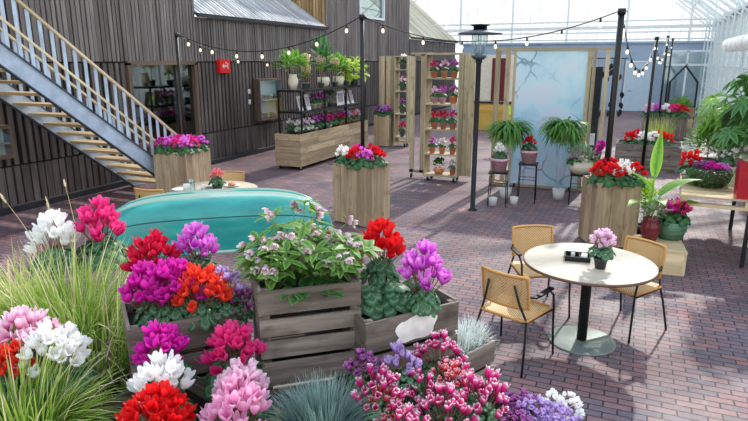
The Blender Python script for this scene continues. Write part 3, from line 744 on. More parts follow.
# ---------------------------------------------------------------- light poles and festoon lights
POLES = {}
def pole(key, x, y, h, label, z0=0, r=.028, name='light_pole'):
    t = thing(name, label, 'pole', (x, y, 0)); mb = MB(); mb.tube([(0, 0, z0), (0, 0, h)], r, 10); mb.build('post', M['black'], t)
    mb = MB(); mb.tube([(0, 0, h-.06), (0, 0, h+.02)], r*1.35, 10); mb.tube([(0, 0, h-.03), (.05, 0, h+.0), (.07, 0, h-.03)], .006, 6); mb.build('hook', M['black'], t)
    POLES[key] = Vector((x, y, h)); return t
pole('a', PA[0]-.10, PA[1]+.26, aty(363, 16, PA[1]+.3).z, 'black pole rising from the tall planter beside the boat', .4, .034)
pole('s', PCN[0]-.2, PCN[1]+.33, aty(170, 34, PCN[1]+.33).z, 'black pole rising from the planter at the foot of the stairs', .4, .025)
p_b = at(608.5, 165, .95); PBp = (PB[0]-.09, PB[1]+.23)
pole('b', PBp[0], PBp[1], aty(624, 10, PBp[1]).z, 'tallest black light pole, rising from the planter behind the round table', .4, .04)
pole('c', .30, 15.25, 3.05, 'black light pole in front of the low slatted planter', 0, .034)
pole('d', .75, 21.7, 3.3, 'black light pole at the dark planter near the far end', 0, .034)
pole('e', 1.0, 24.3, 3.3, 'farthest slim black light pole of the aisle', 0, .03)
_b = MB(); _b.lathe([(.001, -.075), (.018, -.068), (.028, -.045), (.024, -.02), (.012, 0)], seg=10); BULB = _b.mesh('bulb')
_b = MB(); _b.tube([(0, 0, 0), (0, 0, .055)], .016, 8); SOCK = _b.mesh('socket')
def festoon(label, a, b, sag, n, drop=.0, cut=None, scale=.95):
    t = thing('string_light', label, 'string lights'); a, b = Vector(a), Vector(b); pts = []
    for i in range(25):
        u = i/24; pts.append(a.lerp(b, u)-Vector((0, 0, sag*4*u*(1-u))))
    mb = MB(); mb.tube(pts, .008, 5); mb.build('cable', M['black'], t)
    for i in range(n):
        u = (i+.5)/n; p = a.lerp(b, u)-Vector((0, 0, sag*4*u*(1-u)+.06*scale))
        bo = link('bulb', BULB, M['bulb'], t, p, sc=scale); so_ = link('socket', SOCK, M['black'], bo)
P = POLES
festoon('string of bulbs hanging between the stair planter pole and the tall planter pole', P['s'], P['a'], .42, 7)
festoon('second string of bulbs sagging lower along the slatted facade', P['s']+Vector((0, 0, -.02)), (FX+.12, 17.5, 2.95), .45, 5)
HE = (-2.44, 9.91)
festoon('string of bulbs from the tall planter pole past the patio heater', P['a'], (HE[0], HE[1]+.1, 2.86), .12, 3)
festoon('string of bulbs from the patio heater to the tallest pole', (HE[0], HE[1]+.1, 2.86), P['b'], .10, 4)
festoon('string of bulbs drooping from the tallest pole to the aisle pole', P['b'], P['c'], .75, 9)
festoon('string of bulbs between the aisle pole and the next pole', P['c'], P['d'], .6, 7)
festoon('string of bulbs between the two farthest poles', P['d'], P['e'], .5, 4)
# ---------------------------------------------------------------- wheeled plant cart with black shelving
CX0, CX1, CY0, CY1, CH = -7.84, -7.14, 12.0, 15.9, .86
t = thing('plant_cart', 'long wooden plant cart on wheels with black metal shelving', 'plant cart', ((CX0+CX1)/2, (CY0+CY1)/2, 0)); ox, oy = -(CX0+CX1)/2, -(CY0+CY1)/2
for (x0, x1, y0, y1) in ((CX1-.03, CX1, CY0, CY1), (CX0, CX0+.03, CY0, CY1), (CX0+.03, CX1-.03, CY0, CY0+.03), (CX0+.03, CX1-.03, CY1-.03, CY1)):
    mb = MB(int(y1*7)); n = 5
    for k in range(n):
        hh = (CH-.09)/n; z = .09+hh*(k+.5)
        if y1-y0 > 1:
            sp = [y0, y0+(.9+.5*((k*7) % 3)), y0+2.3+.35*(k % 3), y1]
            for a, b in zip(sp, sp[1:]): mb.box(((x0+x1)/2+ox, (a+b)/2+oy, z), (x1-x0, b-a-.006, hh-.005))
        else: mb.box(((x0+x1)/2+ox, (y0+y1)/2+oy, z), (x1-x0, y1-y0, hh-.005))
    mb.build('side_panel', M['planter'], t)
mb = MB(); mb.box((0, 0, CH-.1), (.62, 3.8, .03)); mb.build('inner_tray', M['soil'], t)
def caster(t, x, y, s=1.0):
    mb = MB(); Rm = [(x-.018*s, y, .045*s), (x+.018*s, y, .045*s)]; mb.tube(Rm, .045*s, 12); o = mb.build('wheel', M['black'], t)
    mb = MB(); mb.box((x, y, .095*s), (.07*s, .07*s, .012*s)); 
    for q in (-1, 1): mb.box((x+q*.026*s, y, .07*s), (.006, .03*s, .05*s))
    mb.build('bracket', M['steel'], o)
for x in (-.27, .27):
    for y in (-1.85, 0, 1.85): caster(t, x, y)
mb = MB(); ZS = (1.36, 1.86)
for x in (-.31, .31):
    for y in (-1.78, -.6, .6, 1.78):
        mb.box((x, y, (CH-.08+1.86)/2), (.04, .04, 1.86-CH+.08))
for z in ZS:
    for x in (-.31, .31): mb.box((x, 0, z-.015), (.035, 3.6, .035))
    for y in (-1.78, -.6, .6, 1.78): mb.box((0, y, z-.015), (.62, .035, .035))
mb.build('shelf_frame', M['black'], t)
for z in ZS:
    mb = MB(); mb.box((0, 0, z+.008), (.64, 3.6, .014)); mb.build('shelf', M['black'], t)
cx = (CX0+CX1)/2
def foliage_plant(name, label, loc, mat, n, R3, L, W, pot=None, seed=1, ctr=(0, 0, .2), group=None, droop=.3, stem=True, shape='pot', up=.4, cat='potted plant'):
    t = thing(name, label, cat, loc, rnd.uniform(0, 6), group); ph = pot[2] if pot else 0
    mb = MB(); leafy_mass(mb, n, R3, L, W, seed, droop, (ctr[0], ctr[1], ctr[2]+ph), up=up); mb.build('foliage', M[mat], t)
    if stem:
        mb = MB(); mb.tube([(0, 0, ph*.85), (.01, 0, ph+ctr[2])], .008, 5); mb.build('stem', M['stem_g'], t)
    if pot: make_pot(t, *pot, shape)
    return t
# top shelf
zt = ZS[1]+.016
foliage_plant('leafy_houseplant', 'bushy bright green plant in a tall cream vase, first on the cart top shelf', (cx, 12.35, zt), 'leaf', 130, (.36, .36, .26), .24, .09, ('cream', .125, .36), 3, (0, 0, .2), shape='vase')
def bead_tree(label, x, y, h, seed, pot):
    t = thing('flower_tree', label, 'potted plant', (x, y, zt), 0, 'round-headed plants on the top shelf of the cart'); r = random.Random(seed)
    mb = MB(); mb.tube([(0, 0, .1), (.01, 0, h-.05)], .014, 6); mb.build('stem', M['stem_r'], t)
    mb = MB()
    for k in range(70):
        a = k*2.4; zz = 1-2*(k+.5)/70; q = math.sqrt(1-zz*zz); d = Vector((q*math.cos(a), q*math.sin(a), zz)); p = Vector((0, 0, h+.06))+d*.11
        whorl(mb, p, d, 4, .035, .03, r, .1, .6)
    mb.build('flower_head', M['cream_f'], t)
    mb = MB(); leafy_mass(mb, 26, (.12, .12, .1), .18, .08, seed, .4, (0, 0, h-.14)); mb.build('foliage', M['leaf'], t)
    make_pot(t, *pot)
bead_tree('beige round-headed plant in a green-grey pot beside the tall cream vase', cx+.12, 12.72, .66, 11, ('greypot', .09, .16))
bead_tree('beige round-headed plant, second along the cart top shelf', cx-.1, 13.15, .42, 12, ('greypot', .09, .15))
bead_tree('tall beige round-headed plant beside the large cream pot', cx+.12, 13.52, .62, 13, ('greypot', .08, .14))
foliage_plant('tall_leafy_plant', 'tall plant with big arching leaves in a wide cream pot on the cart', (cx, 13.85, zt), 'leaf_d', 34, (.22, .22, .62), .34, .2, ('cream', .17, .26), 21, (0, 0, .35), shape='bowl')
bead_tree('beige round-headed plant right of the wide cream pot', cx+.14, 14.25, .58, 14, ('greypot', .08, .14))
foliage_plant('leafy_houseplant', 'rounded-leaf green plant in a cream pot, right half of the cart top shelf', (cx, 14.7, zt), 'leaf', 100, (.3, .3, .28), .2, .12, ('cream', .16, .26), 23, (0, 0, .22), shape='bowl')
bead_tree('beige round-headed plant nearest the right end of the cart top shelf', cx+.05, 15.08, .50, 15, ('greypot', .08, .14))
foliage_plant('trailing_plant', 'lime green climbing plant spilling over the right end of the cart top shelf', (cx+.1, 15.5, zt), 'leaf_y', 170, (.36, .34, .48), .17, .13, ('greypot', .12, .2), 24, (0, 0, .1), droop=.8, up=-.2)
# middle shelf
zm = ZS[0]+.016
def leaning_card(label, y, w, h, mat='paper', ang=R(14), x=CX1-.2, name='book', cat='book'):
    t = thing(name, label, cat, (x, y, zm), 0); mb = MB(); Rm = Matrix.Rotation(-ang, 3, 'Y')
    c = Rm @ Vector((0, 0, h/2)); mb.box((c.x, 0, c.z), (.02, w, h), Rm); mb.build('cover', M[mat], t)
    mb = MB(); c2 = Rm @ Vector((.0125, 0, h/2)); mb.box((c2.x, 0, c2.z+.01), (.003, w*.72, h*.6), Rm); mb.build('cover_print', M['graphic'], t)
leaning_card('white book leaning at the left end of the cart middle shelf', 12.45, .16, .36)
leaning_card('second white book leaning on the cart middle shelf', 12.82, .18, .38)
leaning_card('framed white print standing on the cart middle shelf', 14.55, .42, .38, name='picture_frame', cat='picture', ang=R(6))
leaning_card('white book leaning right of the framed print', 15.0, .15, .38)
leaning_card('white book leaning at the right end of the cart middle shelf', 15.3, .15, .38)
for y, pt, q in ((13.15, 'purple', 'dark purple'), (13.4, 'magenta', 'magenta'), (13.68, 'violet', 'orchid pink')):
    cyclamen(q+' cyclamen in a cream pot on the cart middle shelf', (cx+.1, y, zm), pt, 'tiny', 1.1, leaf='cyc_leaf_d', pot=('cream', .085, .13), group='cyclamens on the middle shelf of the cart')
foliage_plant('fern', 'light green fern in the middle of the cart middle shelf', (cx+.1, 14.05, zm), 'leaf_d', 120, (.16, .16, .18), .16, .03, ('greypot', .09, .12), 31, (0, 0, .12))
# box top
zc = CH-.085
row = [(12.25, 'white', 'white', 'greypot'), (12.5, 'softpink', 'pale pink', 'greypot'), (12.78, 'white', 'white-flowered second', 'greypot'), (13.05, 'violet', 'orchid pink', 'cream'), (13.3, 'purple', 'dark purple', 'greypot'), (13.55, 'magenta', 'magenta', 'greypot'), (13.8, 'hotpink', 'hot pink', 'cream'), (14.1, 'purple', 'small dark purple', 'greypot'), (14.4, 'crimson', 'dark red', 'terra'), (14.65, 'magenta', 'small magenta', 'terra'), (14.95, 'lilac', 'lilac', 'terra'), (15.25, 'coral', 'coral', 'terra'), (15.5, 'softpink', 'small pale pink', 'terra')]
for i, (y, pt, q, po) in enumerate(row):
    cyclamen(q+' cyclamen in a pot standing in the wooden box of the plant cart', (CX1-.17, y, zc), pt, 'tiny', 1.15, leaf='cyc_leaf_d' if i > 2 else 'leaf_g', pot=(po, .08, .15), group='potted flowers in the wooden box of the cart')
for i, y in enumerate((12.4, 12.9, 13.45, 14.0, 14.55, 15.1, 15.55)):
    cyclamen('small cyclamen in the back row of the wooden cart box', (CX0+.2, y, zc), ['white', 'purple', 'magenta', 'hotpink', 'crimson', 'violet', 'lilac'][i], 'tiny', 1.1, leaf='cyc_leaf_d', pot=('greypot', .08, .15), group='back row of potted flowers in the cart box')
# ---------------------------------------------------------------- screens and racks at y ~ 12.3
def rack_frame(t, x0, x1, y0, y1, z0, z1, shelves, dep=.0, mat='screen'):
    for x in (x0, x1):
        mb = MB(int(abs(x)*50)); 
        for k in range(3):
            yy = y0+(y1-y0)*(k+.5)/3; mb.box((x, yy, (z0+z1)/2), (.03, (y1-y0)/3-.004, z1-z0))
        mb.build('side_panel', M[mat], t)
    for z in shelves:
        mb = MB(int(z*30)); mb.box(((x0+x1)/2, (y0+y1)/2, z), (x1-x0-.03, y1-y0-.01, .03)); mb.build('shelf', M[mat], t)
    for zz, nm in ((z1-.015, 'top_board'), (z0+.015, 'bottom_board')): mb = MB(); mb.box(((x0+x1)/2, (y0+y1)/2, zz), (x1-x0-.031, y1-y0, .04)); mb.build(nm, M[mat], t)
YS = 12.25
RX0, RX1 = aty(428, 100, YS).x, aty(461, 100, YS).x
t = thing('plant_rack', 'tall wheeled wooden rack with five shelves of potted cyclamens', 'plant rack', (0, 0, 0))
SZ = [aty(445, y, YS).z for y in (176, 153, 128.5, 103, 77.5)]
rack_frame(t, RX0, RX1, YS-.2, YS+.2, .12, 2.70, [z-.02 for z in SZ[1:]])
# open stud frame on its left and a board on its right
mb = MB(61)
xs = [aty(411, 100, YS).x, aty(421.5, 100, YS).x]
for x in xs: mb.box((x, YS+.1, 1.4), (.09, .06, 2.55))
mb.box(((xs[0]+RX0)/2, YS+.1, 2.68), (RX0-xs[0]+.09, .06, .07)); mb.box(((xs[0]+RX0)/2, YS+.1, .15), (RX0-xs[0]+.09, .06, .07)); mb.build('stud_frame', M['screen'], t)
mb = MB(62); xr = aty(472, 100, YS).x
for k in range(2): mb.box((RX1+(xr-RX1)*(k+.5)/2, YS+.16, 1.4), ((xr-RX1)/2-.006, .03, 2.6))
mb.build('side_boards', M['screen'], t)
for x, y in ((RX0+.08, YS-.14), (RX1-.06, YS-.14), (RX0+.08, YS+.14), (RX1-.06, YS+.14), (xs[0], YS+.1)): caster(t, x, y)
W = RX1-RX0
def rackpot(fr, row, pt, q, pot, sc=1.0, dy=0):
    g = ['bottom', 'second-lowest', 'middle', 'second-highest', 'top'][row]
    cyclamen('%s in a small pot, %s shelf of the tall rack' % (q, g), (RX0+W*fr, YS-.06+dy, SZ[row]-.004 if row else .156), pt, 'tiny', sc, leaf='cyc_leaf_d', pot=pot, group='potted cyclamens on the tall rack')
tp = ('terra', .075, .14); pp = ('pinkpot', .08, .13)
rackpot(.2, 4, 'hotpink', 'hot pink cyclamen left', tp); rackpot(.5, 4, 'softpink', 'pale pink cyclamen in the middle', tp); rackpot(.8, 4, 'violet', 'orchid pink cyclamen right', tp)
rackpot(.25, 3, 'softpink', 'pale pink cyclamen left', pp); rackpot(.47, 3, 'violet', 'orchid pink cyclamen in the middle', pp); rackpot(.8, 3, 'violet', 'pink cyclamen right', ('terra', .09, .16))
rackpot(.25, 2, 'red', 'red cyclamen left', tp, 1.1); rackpot(.52, 2, 'crimson', 'dark red cyclamen in the middle', tp, 1.1); rackpot(.8, 2, 'hotpink', 'hot pink cyclamen right', tp, 1.15); 
rackpot(.2, 1, 'violet', 'orchid pink cyclamen left', tp, .9); rackpot(.5, 1, 'white', 'white cyclamen in the middle', tp, .9); rackpot(.82, 1, 'hotpink', 'hot pink cyclamen right', tp)
foliage_plant('leafy_houseplant', 'bushy green plant in a terracotta bowl on the tall rack bottom shelf', (RX0+W*.42, YS-.06, .156), 'leaf_d', 70, (.16, .13, .12), .1, .06, ('terra', .12, .13), 41, (0, 0, .06), shape='bowl')
rackpot(.84, 0, 'white', 'white cyclamen right', tp, .9)
# back left rack (farther)
Y2 = 16.9
X2 = [aty(px, 100, Y2).x for px in (379, 388, 396, 409)]
t = thing('plant_rack', 'farther wheeled rack with a board screen beside four narrow shelves', 'plant rack', (0, 0, 0))
z1 = aty(396, 56, Y2).z
mb = MB(65)
for k in range(3): mb.box((X2[0]+(X2[2]-X2[0])*(k+.5)/3, Y2+.12*(k % 2), (z1+.12)/2), ((X2[2]-X2[0])/3-.02, .05, z1-.12))
mb.build('screen_boards', M['screen'], t)
SZ2 = [aty(402, y, Y2).z for y in (136, 113, 90.5, 69)]
rack_frame(t, X2[2]+.03, X2[3], Y2-.2, Y2+.2, .12, z1, [z-.02 for z in SZ2])
for x in (X2[0]+.1, X2[3]-.08):
    for y in (Y2-.12, Y2+.12): caster(t, x, y, 1.1)
for i, (pt, q) in enumerate((('crimson', 'dark red'), ('purple', 'dark purple'), ('softpink', 'pale pink'), ('white', 'white'))):
    cyclamen(q+' cyclamen alone on a shelf of the farther rack', ((X2[2]+X2[3])/2+.02, Y2-.05, SZ2[i]-.004), pt, 'tiny', 1.2, leaf='cyc_leaf_d', pot=('greypot', .09, .16), group='potted cyclamens on the farther rack')
# right-hand screens: studs, painted panel, studs
t = thing('screen_frame', 'open wooden stud screen holding the painted blue panel', 'screen', (0, 0, 0))
mb = MB(66)
def stud(px0, px1, dy=0, z0=.06, z1=2.74, dd=.07):
    x0, x1 = aty(px0, 100, YS+dy).x, aty(px1, 100, YS+dy).x; mb.box(((x0+x1)/2, YS+dy, (z0+z1)/2), (x1-x0, dd, z1-z0))
for a in ((494, 498.5, 0), (504, 508.5, .3), (512, 514.5, 0), (584.5, 588.5, .0), (589.5, 593, .3), (602, 606, 0), (614, 617, .3)): stud(a[0], a[1], a[2])
xa, xb = aty(494, 100, YS).x, aty(617, 100, YS).x
mb.box(((xa+xb)/2, YS, 2.77), (xb-xa, .09, .05)); mb.box(((xa+xb)/2, YS, .04), (xb-xa, .09, .05)); mb.box(((xa+xb)/2, YS+.3, 2.77), (xb-xa, .05, .05)); mb.box(((xa+xb)/2, YS+.3, .04), (xb-xa, .05, .05))
mb.build('studs', M['screen'], t)
mb = MB(); x0, x1 = aty(514.5, 100, YS).x, aty(584.5, 100, YS).x; mb.box(((x0+x1)/2, YS, 1.4), (x1-x0, .03, 2.68)); o = mb.build('painted_panel', M['panel'], t); o['label'] = 'pale blue panel painted with branching cracks'
for x in (x0+.1, x1-.15): caster(t, x, YS-.05)
# ---------------------------------------------------------------- patio heater
t = thing('patio_heater', 'black patio heater with glass cylinder and wide round hood', 'heater', (HE[0], HE[1], 0))
mb = MB(); mb.lathe([(.075, 0), (.075, .015), (.05, .025), (.042, .03), (.042, 2.50), (.06, 2.53), (.05, 2.56)], seg=20); mb.build('pole', M['black_soft'], t)
mb = MB(); mb.lathe([(.075, 2.56), (.12, 2.60), (.125, 2.63)], seg=24); mb.build('burner_base', M['steel_d'], t)
mb = MB(); mb.lathe([(.118, 2.63), (.118, 3.0)], seg=24); mb.build('glass_cylinder', M['clear'], t)
mb = MB(); mb.lathe([(.05, 2.63), (.05, 2.80), (.03, 2.83), (.001, 2.83)], seg=12)
for k in range(4): a = k*PI/2+.4; mb.tube([(.122*math.cos(a), .122*math.sin(a), 2.6), (.122*math.cos(a), .122*math.sin(a), 3.0)], .008, 5)
mb.build('burner_core', M['steel'], t)
mb = MB(); mb.lathe([(.36, 2.965), (.35, 2.985), (.2, 3.02), (.08, 3.04), (.08, 3.03), (.2, 3.005), (.34, 2.972)], seg=36); mb.build('hood', M['steel_d'], t)
mb = MB(); mb.lathe([(.11, 3.02), (.11, 3.09), (.155, 3.10), (.155, 3.115), (.001, 3.13)], seg=24); mb.build('cap', M['black'], t)
# ---------------------------------------------------------------- wall fittings
def case(label, y0, y1, z0, z1):
    t = thing('display_case', label, 'display case', (FX+.02, (y0+y1)/2, (z0+z1)/2)); w_, h_ = y1-y0, z1-z0
    mb = MB(70)
    for s in (-1, 1): mb.box((.12, s*w_/2, 0), (.2, .05, h_+.05)); mb.box((.12, 0, s*h_/2), (.2, w_-.05, .05))
    mb.build('frame', M['brownframe'], t)
    mb = MB(); mb.box((.035, 0, 0), (.02, w_-.05, h_-.05)); mb.build('back_panel', M['paper'], t)
    mb = MB(); mb.box((.21, 0, 0), (.004, w_-.06, h_-.06)); mb.build('glass_front', M['clear'], t)
    mb = MB(); mb.box((.12, 0, -.02), (.15, w_-.06, .015)); mb.build('shelf', M['white'], t)
    return t
ya, yb = atx(256, 95, FX+.1).y, atx(277.5, 95, FX+.1).y
case('glazed display case on the slatted facade beside the plant cart', ya, yb, .93, 2.03)
for i, (dy, z, nm, mt) in enumerate(((-.25, 1.48, 'small terracotta pot', 'terra'), (.1, 1.48, 'small cream pot', 'cream'), (.3, 1.48, 'small grey-green pot', 'greypot'), (-.2, .96, 'squat terracotta pot', 'terra'), (.2, .96, 'squat pink pot', 'pinkpot'))):
    mb = MB(); mb.lathe([(.05, 0), (.08, .1), (.075, .14), (.06, .14), (.001, .12)], seg=14)
    o = mb.build('flower_pot', M[mt]); o.location = (FX+.14, (ya+yb)/2+dy, z); tag(o, nm+' inside the display case beside the plant cart', 'pot', 'pots inside the display case')
y3 = atx(7.5, 145, FX+.1).y
case('pale framed display case low on the facade beneath the stairs', y3-1.0, y3, .98, 1.48)
# fire sign
sy = atx(224.5, 66, FX+.1).y; sz = atx(224.5, 66, FX+.1).z
t = thing('fire_sign', 'red fire safety sign with a white arrow on the slatted facade', 'sign', (FX+.02, sy, sz))
mb = MB(); mb.box((.05, 0, 0), (.1, .42, .34)); mb.build('sign_box', M['red'], t)
mb = MB(); x = .102
mb.poly([(x, -.13, .0), (x, -.04, .07), (x, -.04, .025), (x, .06, .025), (x, .06, -.025), (x, -.04, -.025), (x, -.04, -.07)][::-1]); mb.poly([(x, .09, -.07), (x, .13, -.07), (x, .13, .07), (x, .09, .07)]); mb.poly([(x, .02, .06), (x, .06, .06), (x, .06, .1), (x, .02, .1)])
mb.build('arrow_symbol', M['white'], t)
for i, z in enumerate((1.83, 1.55)):
    yq = atx(250, 101, FX+.05).y; t = thing('wall_switch', ['upper', 'lower'][i]+' small white switch on the facade left of the display case', 'switch', (FX+.03, yq, z-.1))
    mb = MB(); mb.box((.01, 0, 0), (.02, .09, .12)); mb.build('plate', M['white'], t); mb = MB(); mb.box((.025, 0, 0), (.012, .05, .06)); mb.build('rocker', M['paper'], t)
# ---------------------------------------------------------------- stools with ferns in front of the painted panel
def stool(label, x, y, h, w=.34):
    t = thing('plant_stool', label, 'stool', (x, y, 0), R(rnd.uniform(-8, 8))); mb = MB(); mb.box((0, 0, h-.012), (w, w, .022)); mb.build('seat', M['black'], t)
    for sx in (-1, 1):
        for sy_ in (-1, 1):
            mb = MB(); mb.tube([(sx*w*.42, sy_*w*.42, h-.02), (sx*w*.47, sy_*w*.47, 0)], .009, 6); mb.build('leg', M['black'], t)
    mb = MB()
    for s in (-1, 1): mb.tube([(-w*.44, s*w*.44, h*.6), (w*.44, s*w*.44, h*.6)], .006, 5); mb.tube([(s*w*.44, -w*.44, h*.6), (s*w*.44, w*.44, h*.6)], .006, 5)
    mb.build('stretcher', M['black'], t)
def drooping_fern(label, base, zf, seed):
    """plant on a slim tripod that stands in a white pot"""
    t = thing('fern_stand', label, 'plant', (base[0], base[1], 0)); mb = MB()
    r = random.Random(seed)
    for k in range(420):
        a = r.uniform(0, 6.28); d = Vector((math.cos(a), math.sin(a), r.uniform(.1, 2.2))); p = Vector((r.uniform(-.13, .13), r.uniform(-.13, .13), zf+r.uniform(-.02, .12)))
        leaf_long(mb, p, d, (0, 0, 1), r.uniform(.35, .56), .042, 6, 1.7+r.random(), .2)
    mb.build('foliage', M['leaf_d2'], t)
    mb = MB()
    for k in range(3): a = k*2.09+.5; mb.tube([(.13*math.cos(a), .13*math.sin(a), zf-.1), (.05*math.cos(a), .05*math.sin(a), .2)], .011, 6)
    mb.build('tripod', M['steel'], t)
    mb = MB(); mb.lathe([(.08, zf-.2), (.13, zf-.08), (.14, zf), (.12, zf), (.001, zf-.02)], seg=18); mb.build('hanging_bowl', M['basket_w'], t)
    mb = MB(); mb.lathe([(.09, 0), (.12, .2), (.11, .2), (.001, .17)], seg=18); mb.build('foot_pot', M['white'], t)
f1 = at(505, 198, 0); f2 = at(558, 199, 0)
drooping_fern('bushy drooping green plant left of the painted blue panel', f1, 1.25, 51)
drooping_fern('bushy drooping green plant on a slim tripod right of the painted blue panel', f2, 1.27, 52)
s1 = at(499, 203, 0); s2 = at(527, 200, 0); s3 = at(578, 202, 0)
s1 = Vector((s1.x, s1.y, 0))
stool('black wire stool with the marbled pink pot of white cyclamen', s1.x, s1.y-.15, .62); stool('taller black wire stool with the marbled pink pot of red cyclamen', s2.x, s2.y-.1, .72); stool('black wire stool right of the blue panel, under the pale bowl', s3.x, s3.y-.1, .55)
cyclamen('white cyclamen in a round pink marbled pot on the left stool', (s1.x, s1.y-.15, .62), 'white', 'far', .95, pot=('pinkpot', .165, .24), leaf='cyc_leaf_d')
cyclamen('red cyclamen in a round pink marbled pot on the taller stool', (s2.x, s2.y-.1, .72), 'red', 'far', .95, pot=('pinkpot', .165, .24), leaf='cyc_leaf_d')
t = foliage_plant('mixed_bowl', 'pale basket bowl of green foliage on the right-hand stool', (s3.x, s3.y-.1, .55), 'leaf_g', 200, (.22, .22, .16), .14, .05, ('basket_w', .23, .24), 55, (0, 0, .08), shape='bowl')
cyclamen('pink cyclamen blooming above the pale bowl right of the blue panel', (s3.x-.1, s3.y-.16, .70), 'pale', 'far', 1.0, leaf='cyc_leaf_d')
t = thing('orchid', 'magenta orchid beside the pale bowl right of the blue panel', 'potted flower', (s3.x+.22, s3.y+.15, 0)); mb = MB(); mb.tube([(0, 0, .2), (0, 0, .7), (.05, 0, .98), (.1, -.05, 1.1)], .008, 5); mb.build('stem', M['stem_g'], t)
mb = MB(); r_ = random.Random(4)
for k in range(8): blossom(mb, (.02+.012*k, -.02, .86+.035*k), (r_.uniform(-1, 1), -1, .3), .07, .06, r_, 5, 3, 0, .6)
mb.build('blossoms', M['magenta'], t); mb = MB(); leafy_mass(mb, 60, (.2, .2, .2), .25, .07, 9, ctr=(0, 0, .6)); mb.build('foliage', M['leaf_d'], t); make_pot(t, 'white', .12, .45, 'vase')
# small floor pots
for i, (px, py) in enumerate(((494, 204), (512, 203))):
    p = at(px, py, 0); mb = MB(); mb.lathe([(.06, 0), (.08, .14), (.07, .14), (.001, .12)], seg=16); o = mb.build('lantern_pot', M['white']); o.location = (p.x+.05*i, p.y-.1, 0); tag(o, ['small white pot on the floor left of the first stool', 'small white pot on the floor between the two stools'][i], 'pot')
# ---------------------------------------------------------------- reception behind the screens
t = thing('reception_counter', 'yellow wooden counter seen through the gap left of the blue panel', 'counter', (-4.9, 22.5, 0))
mb = MB(); mb.box((0, 0, .5), (1.6, .5, 1.0)); mb.build('counter_front', M['counter'], t); mb = MB(); mb.box((0, 0, 1.03), (1.75, .65, .05)); mb.build('worktop', M['black'], t)
t = thing('notice_board', 'dark maroon panel on a pale yellow board behind the counter', 'board', (-5.9, 26.5, 0)); mb = MB(); mb.box((0, 0, 1.4), (2.6, .06, 2.8)); mb.build('board', M['cream'], t); mb = MB(); mb.box((.35, -.05, 1.7), (.7, .04, 1.9)); mb.build('maroon_poster', M['maroon'], t)
t = thing('white_cabinet', 'white cabinet standing beside the yellow counter', 'cabinet', (-6.5, 24.0, 0)); mb = MB(); mb.box((0, 0, .5), (.8, .5, 1.0)); mb.build('carcass', M['paper'], t); mb = MB()
for s in (-1, 1): mb.box((s*.2, -.26, .5), (.38, .02, .94))
mb.build('door', M['white'], t)
t = foliage_plant('potted_shrub', 'yellow-green potted plant behind the screen left of the blue panel', (aty(500, 120, 17).x+.35, 17.0, 0), 'leaf_y', 90, (.22, .22, .3), .14, .07, ('white', .14, .7), 61, (0, 0, .3))
t = thing('dark_banner', 'black display stand behind the screens right of the blue panel', 'display', (aty(590, 120, 16).x+.05, 16.0, 0)); mb = MB(); mb.box((0, 0, 1.2), (.3, .3, 2.4)); mb.build('stand_body', M['black_soft'], t); mb = MB(); mb.box((0, -.16, .62), (.22, .02, .3)); mb.build('white_notice', M['white'], t)
t = thing('leaf_mobile', 'dark leaves hanging on threads behind the right-hand studs', 'decoration', (aty(606, 100, 15).x, 15.0, 2.6)); mb = MB(71); r_ = random.Random(5)
for k in range(16):
    x = r_.uniform(-.35, .35); z = -r_.uniform(.1, 1.3); mb.tube([(x, 0, 0), (x, 0, z)], .003, 3); leaf_long(mb, (x, 0, z), (r_.uniform(-.4, .4), .1, -1), (0, 1, .2), .17, .1, 4, .1)
mb.tube([(-.4, 0, 0), (.4, 0, 0)], .012, 6); mb.tube([(-.4, 0, -2.6), (-.4, 0, 0)], .015, 6); mb.build('hanging_leaves', M['black_soft'], t)
# ---------------------------------------------------------------- right-hand table with plants
TZ = .88; rt = R(-3)
T0 = Vector((.66, 8.35, 0))
t = thing('pallet_table', 'pale pallet-topped table on black square legs at the right edge', 'table', T0, rt)
mb = MB(80)
for k in range(10): mb.box((1.1, .1+k*.21, TZ-.012), (2.2, .18, .024))
mb.build('top_slats', M['pallet'], t)
mb = MB(81)
for x in (.03, .75, 1.45, 2.17): mb.box((x, 1.04, TZ-.06), (.08, 2.05, .07))
for y in (.04, 2.05): mb.box((1.1, y, TZ-.115), (2.2, .09, .04))
mb.build('pallet_rails', M['pallet'], t)
for x in (.06, .78, 1.5, 2.14):
    for y in (.08, 1.15, 2.0):
        if y == 1.15 and x > .1 and x < 2: continue
        mb = MB(); mb.box((x, y, (TZ-.135)/2), (.05, .05, TZ-.135)); mb.build('leg', M['black'], t)
p = at(700, 187, TZ+.005)
def on(px, py): q = at(px, py, TZ+.002); return (q.x, q.y, q.z)
t = thing('flower_basket', 'round dark woven basket on the pallet table', 'basket', on(709, 186)); mb = MB(); mb.lathe([(.17, 0), (.24, .08), (.265, .17), (.25, .25), (.235, .25), (.22, .18), (.001, .18)], seg=28); mb.build('basket_bowl', M['basket_d'], t)
mb = MB(82); r_ = random.Random(8)
for k in range(420):
    a = r_.uniform(0, 6.28); z = r_.uniform(.02, .25); q = .2+.06*math.sin(z/.25*PI*.8); d = Vector((math.cos(a), math.sin(a), r_.uniform(-.2, .5))); leaf_long(mb, (q*math.cos(a), q*math.sin(a), z), d, (0, 0, 1), .07, .012, 2, .4, cols=2)
mb.build('moss_needles', M['leaf_d'], t)
bq = on(709, 186)
for dx, dy, pt, q in ((-.12, -.03, 'purple', 'purple'), (.0, -.1, 'magenta', 'magenta'), (.12, -.03, 'violet', 'orchid pink'), (.02, .1, 'magenta', 'back magenta'), (-.1, .1, 'purple', 'back purple')):
    cyclamen(q+' cyclamen in the round dark basket on the pallet table', (bq[0]+dx, bq[1]+dy, bq[2]+.19), pt, 'low', .8, leaf='cyc_leaf_d', group='cyclamens in the round dark basket')
